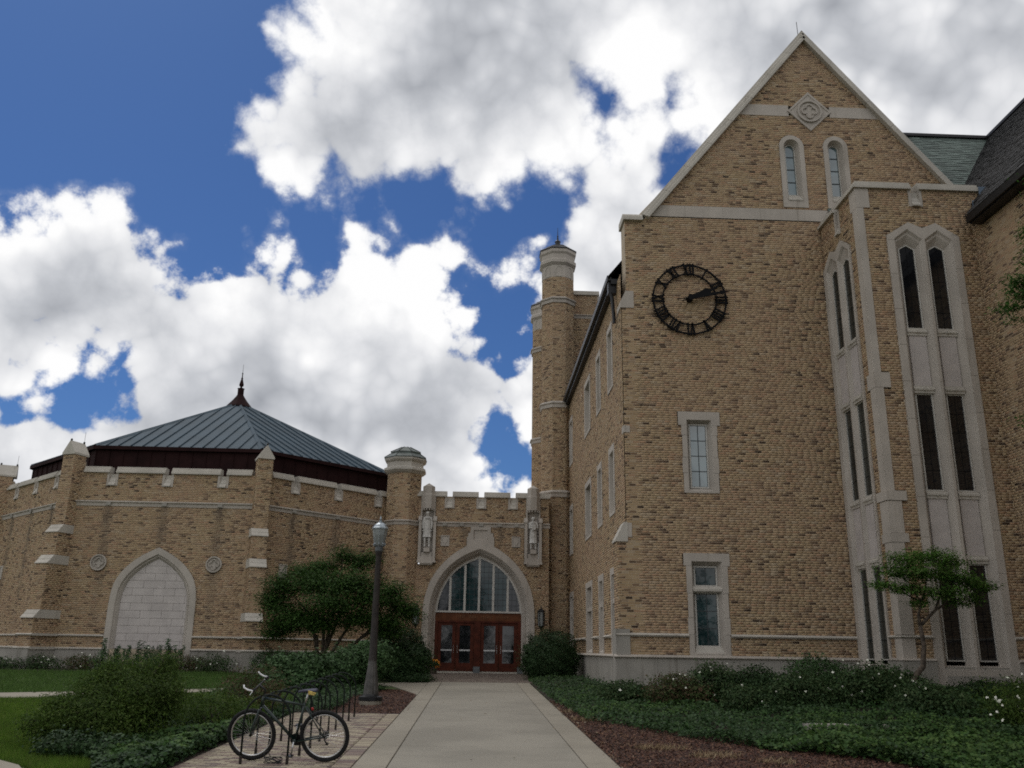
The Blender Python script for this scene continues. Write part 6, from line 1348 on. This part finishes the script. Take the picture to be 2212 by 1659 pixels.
# carved figures
def figure(x, z0, woman, label):
    t = thing('statue', label, 'statue', (x, 41.72, z0)); y = 41.74; H = 1.70 if not woman else 1.54
    vs = []; es = []; rd = []
    def v(px_, py_, pz_, r): vs.append((px_, py_ - 0, pz_ * H)); rd.append(r); return len(vs) - 1
    def ch(*idx):
        for a, b in zip(idx[:-1], idx[1:]): es.append((a, b))
    pel = v(0, 0, .53, (.155, .12)); wst = v(0, 0, .62, (.135, .105)); cst = v(0, -.01, .74, (.165, .115)); nk = v(0, 0, .845, (.06, .06)); hd0 = v(0, -.01, .90, (.078, .085)); hd1 = v(0, -.01, .955, (.072, .08))
    ch(pel, wst, cst, nk, hd0, hd1)
    for s in (-1, 1):
        hip = v(s * .085, 0, .48, .10); kn = v(s * .095, -.01, .28, .065); an = v(s * .10, 0, .06, .042); to = v(s * .115, -.12, .025, .035); ch(pel, hip, kn, an, to)
        shd = v(s * .165, 0, .80, .065)
        if woman: el = v(s * .19, -.02, .64, .048); hn = v(s * .04, -.16, .66, .036)
        else: el = v(s * .20, .0, .64, .052); hn = v(s * .185, -.05, .50, .038)
        ch(cst, shd, el, hn)
    me = bpy.data.meshes.new('body'); me.from_pydata(vs, es, []); o = link('body', me, t); o.location = (0, .02, 0); me.materials.append(MAT['skin'])
    sk = o.modifiers.new('skin', 'SKIN'); sv = me.skin_vertices[0].data
    for i, r in enumerate(rd): sv[i].radius = r if isinstance(r, tuple) else (r, r)
    sv[pel].use_root = True; sb = o.modifiers.new('sub', 'SUBSURF'); sb.levels = 2; sb.render_levels = 2
    # coat or dress falling in folds
    rings = ([(.150, .105, .80), (.17, .125, .72), (.150, .115, .62), (.165, .125, .50), (.175, .135, .38), (.195, .150, .285)] if not woman else [(.14, .10, .80), (.16, .12, .73), (.135, .105, .62), (.16, .125, .50), (.165, .13, .38), (.175, .14, .19)])
    mb = MB(); loops = []
    for rx, ry, h in rings:
        loops.append([(x + rx * (1 + (.06 if h < .55 else .02) * math.cos(9 * a)) * math.cos(a), y + ry * (1 + .06 * math.cos(9 * a)) * math.sin(a), z0 + h * H) for a in np.linspace(0, 2 * math.pi, 41)[:-1]])
    mb.grid(loops); mb.f.append(tuple(range(40))); mb.f.append(tuple(range(len(mb.v) - 1, len(mb.v) - 41, -1))); mb.build('coat' if not woman else 'dress', 'skin', t, smooth=True)
    mb = MB(); mb.lathe((x, y - .005, z0 + .925 * H), [(.02, -.075 if woman else -.03), (.085, -.05 if woman else -.01), (.098, .03), (.07, .085), (.01, .10)], 12); hr = mb.build('hair', 'skin', t, smooth=True); 
    mb = MB(); mb.box((x, y - .098, z0 + .905 * H), (.022, .03, .045)); mb.box((x - .028, y - .088, z0 + .922 * H), (.03, .012, .012)); mb.box((x + .028, y - .088, z0 + .922 * H), (.03, .012, .012)); mb.box((x, y - .088, z0 + .878 * H), (.04, .012, .010)); mb.build('face', 'skin', t, kind='stuff')
    if woman: mb = MB(); mb.box((x + .01, y - .19, z0 + .655 * H), (.17, .05, .22)); mb.build('book', 'skin', t)
    mb = MB()
    for s in (-1, 1):
        hx, hy, hz = ((x + s * .04, y - .18, z0 + .66 * H) if woman else (x + s * .185, y - .055, z0 + .475 * H))
        for q in range(4): mb.tube([(hx + (q - 1.5) * .014, hy, hz), (hx + (q - 1.5) * .015, hy - .012, hz - .045), (hx + (q - 1.5) * .014, hy - .002, hz - .075 + abs(q - 1.5) * .008)], [.008, .0075, .006], 5)
        mb.tube([(hx - s * .025, hy - .01, hz + .01), (hx - s * .038, hy - .02, hz - .03)], [.009, .007], 5)
    mb.build('fingers', 'skin', t, kind='stuff')
figure(-2.295, 4.49, False, 'carved stone figure in a knee length coat in the niche left of the arch')
figure(2.64, 4.49, True, 'carved stone figure in a long skirt holding a book right of the arch')

# ================================================================ lamp post
lx, ly = -2.55, 23.8; lz = float(gz(lx, ly)); LP = thing('lamp_post', 'tall dark lamp post with glass lantern in the mulch bed', 'lamp post', (lx, ly, lz)); c = (lx, ly, 0)
mb = MB(); mb.lathe(c, [(.27, lz - .1), (.28, lz + .09), (.265, lz + .11), (.05, lz + .112)], 28); mb.build('concrete_footing', 'concrete3', LP, smooth=False)
mb = MB(); mb.lathe(c, [(.30, lz + .112), (.30, lz + .20), (.22, lz + .22), (.20, lz + .26), (.1, lz + .27)], 12); mb.build('base_plate', 'darkmetal', LP)
def fluted(prof, nf=12, dep=.10):
    mb = MB(); loops = []
    for r, z in prof: loops.append([(lx + r * (1 - dep * (.5 + .5 * math.cos(nf * a))) * math.cos(a), ly + r * (1 - dep * (.5 + .5 * math.cos(nf * a))) * math.sin(a), z) for a in np.linspace(0, 2 * math.pi, nf * 6 + 1)[:-1]])
    mb.grid(loops); return mb
fluted([(.195, lz + .26), (.175, lz + .45), (.145, lz + .70), (.115, lz + .95), (.10, lz + 1.08)], 12, .08).build('flared_base', simple('weathered_bronze', (.075, .070, .064), .55, .2, 6, metal=.2), LP, smooth=True)
fluted([(.11, lz + 1.06), (.108, lz + 1.12), (.098, lz + 1.16), (.088, lz + 2.2), (.072, 2.30), (.078, 2.34), (.095, 2.40), (.10, 2.44)], 14, .10).build('shaft', 'lamppost', LP, smooth=True)
mb = MB(); mb.lathe(c, [(.10, 2.44), (.105, 2.46), (.105, 2.56), (.13, 2.585), (.05, 2.59)], 16); mb.build('lantern_collar', simple('grey_iron', (.10, .11, .115), .5, .1, 5, metal=.4), LP)
mb = MB(); mb.lathe(c, [(.120, 2.585), (.135, 2.66), (.172, 2.86), (.190, 3.02)], 8); lg = mb.build('lantern_glass', 'frosted', LP)
mb = MB()
for k in range(8):
    a = k * math.pi / 4 + math.pi / 8 * 0; mb.tube([(lx + .125 * math.cos(a), ly + .125 * math.sin(a), 2.58), (lx + .195 * math.cos(a), ly + .195 * math.sin(a), 3.03)], .008, 4)
    mb.tube([(lx + .13 * math.cos(a), ly + .13 * math.sin(a), 2.57), (lx + .155 * math.cos(a), ly + .155 * math.sin(a), 2.62), (lx + .135 * math.cos(a), ly + .135 * math.sin(a), 2.665)], [.012, .016, .006], 5)
mb.build('lantern_ribs', 'galv', LP)
mb = MB(); mb.lathe(c, [(.19, 3.01), (.215, 3.02), (.218, 3.05), (.20, 3.065), (.155, 3.13), (.07, 3.19), (.04, 3.20), (.04, 3.235), (.055, 3.245), (.022, 3.26), (.03, 3.285), (.006, 3.37)], 8); mb.build('lantern_roof', 'galv', LP)

# ================================================================ bicycle rack hoops
RKG = 'bicycle rack hoops on the paving'
ordn = ['nearest', 'second', 'third', 'fourth', 'fifth', 'sixth', 'seventh', 'eighth', 'farthest']
h0 = None
for k in range(9):
    y = 13.22 + .885 * k; z = float(gz(-2.8, y)) + .02
    lb = ('black arched rack hoop ' + ('nearest the viewer, the bicycle leaning on it' if k == 0 else 'just behind the bicycle, second in the row' if k == 1 else 'at the far end of the row, beside the lamp post' if k == 8 else f'{ordn[k]} in the row counted from the bicycle'))
    if h0 is None:
        h0 = thing('rack_hoop', lb, 'bike rack', (-2.815, y, z), RKG)
        mb = MB(); A = [(-3.13, y, z - .03), (-3.13, y, z + .58)] + [(-2.815 - .315 * math.cos(a), y, z + .58 + .315 * math.sin(a)) for a in np.linspace(0, math.pi, 17)[1:-1]] + [(-2.5, y, z + .58), (-2.5, y, z - .03)]
        mb.tube(A, .0145, 8); mb.build('hoop_tube', 'rack', h0, smooth=True)
        for x in (-3.13, -2.5): mb = MB(); mb.lathe((x, y, z), [(.021, -.01), (.021, .10), (.015, .11)], 8); mb.build('foot_sleeve', 'rust', h0)
    else:
        c = h0.copy(); COL.objects.link(c); c.location = (-2.815, y, z); c['label'] = lb
        for ch_ in h0.children: q = ch_.copy(); COL.objects.link(q); q.parent = c
# ================================================================ bicycle
RC, FC = np.array([-2.03, 13.47]), np.array([-3.07, 13.60]); Fd = (FC - RC) / np.linalg.norm(FC - RC); WB = np.linalg.norm(FC - RC)
F3 = np.array([*Fd, 0]); Lat = np.array([-Fd[1], Fd[0], 0]); Lat = Lat if Lat[1] > 0 else -Lat
ln = math.radians(13); U3 = np.array([0, 0, 1]) * math.cos(ln) - Lat * math.sin(ln); S3 = Lat * math.cos(ln) + np.array([0, 0, 1]) * math.sin(ln)      # S3 points away from the viewer
GZB = float(gz(-2.5, 13.5)) + .024; O3 = np.array([*RC, GZB])
def bp(f, h, l=0.): return tuple(O3 + F3 * f + U3 * h + S3 * l)
BK = thing('bicycle', 'dark green mountain bicycle with white handlebar ends leaning on the rack', 'bicycle', (float(RC[0]), float(RC[1]), GZB))
def torus(cf, chh, R, r, mat, name, parent, seg=48, s2=8, flat=1.):
    mb = MB(); loops = []
    for a in np.linspace(0, 2 * math.pi, seg + 1): loops.append([bp(cf + (R + r * math.cos(b)) * math.cos(a), chh + (R + r * math.cos(b)) * math.sin(a), r * flat * math.sin(b)) for b in np.linspace(0, 2 * math.pi, s2 + 1)[:-1]])
    mb.grid(loops); return mb.build(name, mat, parent, smooth=True)
RW_ = .355
for cf in (0, WB):
    wh = link('wheel', None, BK) if False else torus(cf, RW_, .326, .027, 'rubber', 'wheel', BK, 56, 10)
    torus(cf, RW_, .290, .012, 'steel', 'rim', wh, 48, 6, 1.1)
    mb = MB()
    for k in range(32):
        a = k * 2 * math.pi / 32; b = a + (.5 if k % 2 else -.5); l = .03 * (1 if k % 4 < 2 else -1); mb.tube([bp(cf + .022 * math.cos(b), RW_ + .022 * math.sin(b), l), bp(cf + .285 * math.cos(a), RW_ + .285 * math.sin(a), 0)], .0014, 3, False)
    mb.build('spokes', 'steel', wh, kind='stuff')
    mb = MB(); mb.tube([bp(cf, RW_, -.055), bp(cf, RW_, .055)], .02, 8); mb.build('hub', 'darkmetal', wh)
BB = (.425, .285); ST_ = (.285, .80); HT0, HT1 = (.905, .74), (.875, .885)
def tb(name, pts, r, mat='greenpaint', parent=BK, seg=8): mb = MB(); mb.tube([bp(*p) for p in pts], r, seg); return mb.build(name, mat, parent, smooth=True)
tb('down_tube', [(*BB, 0), (HT0[0] - .01, HT0[1] + .02, 0)], .021); tb('top_tube', [(ST_[0], ST_[1] - .03, 0), (HT1[0], HT1[1] - .03, 0)], .017); tb('seat_tube', [(*BB, 0), (*ST_, 0)], .017)
tb('head_tube', [(*HT0, 0), (*HT1, 0)], .022)
for s in (-1, 1):
    tb('seat_stay', [(0, RW_, .06 * s), (ST_[0] - .02, ST_[1] - .06, .022 * s)], .009); tb('chain_stay', [(0, RW_, .06 * s), (BB[0] - .05, BB[1], .035 * s)], .011)
    tb('fork_blade', [(WB, RW_, .055 * s), (WB - .025, RW_ + .10, .055 * s), (HT0[0] + .02, HT0[1] - .03, .045 * s)], .014)
tb('stem', [(HT1[0], HT1[1], 0), (HT1[0] - .02, HT1[1] + .09, 0), (HT1[0] + .07, HT1[1] + .15, 0)], .014, 'darkmetal')
hb = tb('handlebar', [(HT1[0] + .06, HT1[1] + .14, -.27), (HT1[0] + .07, HT1[1] + .15, 0), (HT1[0] + .04, HT1[1] + .19, .27)], .012, 'darkmetal')
for s in (-1, 1):
    b0 = (HT1[0] + (.06 if s < 0 else .04), HT1[1] + (.14 if s < 0 else .19), s * .27)
    tb('bar_end', [b0, (b0[0] + .07, b0[1] + .015, b0[2] - s * .0), (b0[0] + .125, b0[1] + .045, b0[2]), (b0[0] + .135, b0[1] + .075, b0[2] - s * .02)], .0115, 'white', hb)
    tb('grip', [(b0[0], b0[1], b0[2]), (b0[0] + .003, b0[1] + .003, b0[2] - s * .11)], .016, 'rubber', hb)
    tb('brake_lever', [(b0[0] + .005, b0[1], b0[2] - s * .13), (b0[0] + .05, b0[1] - .05, b0[2] - s * .08), (b0[0] + .05, b0[1] - .06, b0[2] - s * .02)], .006, 'steel', hb, 6)
tb('brake_cable', [(HT1[0] + .08, HT1[1] + .12, -.1), (HT1[0] + .16, HT1[1] + .05, -.03), (HT1[0] + .05, HT0[1] + .03, 0)], .004, 'darkmetal', hb, 5)
tb('seat_post', [(*ST_, 0), (ST_[0] - .045, ST_[1] + .13, 0)], .0135, 'steel')
mb = MB(); sx_, sh_0 = ST_[0] - .05, ST_[1] + .155; loops = []
for f, w_, h_ in ((-.125, .045, .018), (-.11, .065, .024), (-.06, .068, .024), (.0, .045, .02), (.07, .022, .012), (.13, .018, .0), (.15, .008, -.01)): loops.append([bp(sx_ + f, sh_0 + h_ + .018 * math.sin(a), w_ * math.cos(a)) for a in np.linspace(0, 2 * math.pi, 13)[:-1]])
mb.grid(loops); mb.f.append(tuple(range(11, -1, -1))); mb.f.append(tuple(range(len(mb.v) - 12, len(mb.v)))); sd = mb.build('saddle', simple('navy_saddle_cover', (.03, .03, .06), .6, .2, 30), BK, smooth=True)
mb = MB(); k_ = [bp(sx_ - .13, sh_0 + .005, -.06), bp(sx_ - .02, sh_0 + .038, -.066), bp(sx_ - .015, sh_0 - .015, -.062), bp(sx_ - .10, sh_0 - .03, -.055)]; q2 = [tuple(np.array(p) - S3 * .012) for p in k_]; mb.grid([k_, q2]); mb.poly(q2); mb.build('torn_patch', simple('yellow_tape', (.62, .47, .14), .6, .2, 40), sd)
cr_ = MB(); 
for rr_ in (.085, .062): pass
mb = MB(); mb.lathe((0, 0, 0), [(.0, 0)], 3) if False else None
def disc(cf, chh, l, R, w, mat, name, parent, teeth=0):
    mb = MB(); n_ = 40; P = [(cf + R * (1 + (.03 if teeth and i % 2 else 0)) * math.cos(2 * math.pi * i / n_), chh + R * (1 + (.03 if teeth and i % 2 else 0)) * math.sin(2 * math.pi * i / n_)) for i in range(n_)]
    mb.grid([[bp(a, b, l) for a, b in P], [bp(a, b, l + w) for a, b in P]]); mb.poly([bp(a, b, l) for a, b in P[::-1]]); mb.poly([bp(a, b, l + w) for a, b in P]); return mb.build(name, mat, parent)
disc(*BB, .045, .082, .006, 'darkmetal', 'chainring', BK, 1); disc(0, RW_, .03, .048, .03, 'darkmetal', 'cassette', BK, 1)
tb('upper_chain', [(BB[0], BB[1] + .08, .048), (0, RW_ + .045, .045)], .004, 'rust', BK, 4); tb('lower_chain', [(BB[0], BB[1] - .08, .048), (-.02, RW_ - .135, .045)], .004, 'rust', BK, 4)
tb('derailleur', [(0, RW_ - .03, .06), (.02, RW_ - .08, .06), (-.03, RW_ - .14, .055)], .011, 'darkmetal'); disc(-.02, RW_ - .125, .05, .02, .008, 'darkmetal', 'jockey_wheel', BK)
tb('bottom_bracket', [(*BB, -.05), (*BB, .05)], .024)
for s, a in ((-1, -1.42), (1, 1.62)):
    e = (BB[0] + .172 * math.cos(a), BB[1] + .172 * math.sin(a)); l = s * .075
    cr_ = tb('crank', [(*BB, s * .055), (e[0], e[1], l)], .011, 'steel')
    mb = MB(); mb.box(bp(e[0], e[1], l + s * .055), (.085, .014, .085), (F3, U3, S3)); pd = mb.build('pedal', 'darkmetal', BK)
    tb('toe_clip', [(e[0] + .04, e[1] - .01, l + s * .03), (e[0] + .12, e[1] + .01, l + s * .05), (e[0] + .10, e[1] + .055, l + s * .055), (e[0] - .0, e[1] + .05, l + s * .055), (e[0] - .03, e[1], l + s * .055)], .005, 'darkmetal', pd, 5)
tb('bottle_cage', [(.62, .52, 0), (.66, .60, -.03), (.60, .66, -.035), (.55, .60, -.035), (.59, .50, -.03), (.54, .45, 0)], .0035, 'darkmetal', BK, 5)
tb('brake_arm', [(WB - .06, RW_ + .37, -.05), (WB - .03, RW_ + .30, -.06)], .007, 'darkmetal', BK, 5); tb('brake_arm', [(.12, RW_ + .34, -.04), (.10, RW_ + .26, -.055)], .007, 'darkmetal', BK, 5)
tb('reflector', [(.16, RW_ + .36, -.03), (.175, RW_ + .395, -.03)], .017, simple('red_reflector', (.35, .01, .01), .3), BK)
# cable lock
lk = thing('cable_lock', 'tangled black wire lock lying on the pavers below the bicycle', 'lock', (-2.68, 13.2, GZB)); mb = MB(); P = []
for i in range(60): a = i * .42; P.append((-2.68 + (.10 + .03 * math.sin(i * .9)) * math.cos(a), 13.16 + .05 * math.sin(a), GZB + .02 + .035 * (1 + math.sin(i * .37 + 1)) + (.09 if 20 < i < 24 else 0)))
mb.tube(P, .006, 5); mb.build('coil', 'darkmetal', lk)
mb = MB(); mb.box((-2.60, 13.15, GZB + .03), (.05, .03, .04)); mb.build('lock_body', 'darkmetal', lk)

# everything above is measured from the eye; set it on the ground
for o in list(SC.objects):
    if o.parent is None and o.type in ('EMPTY', 'MESH'): o.location.z += EYE
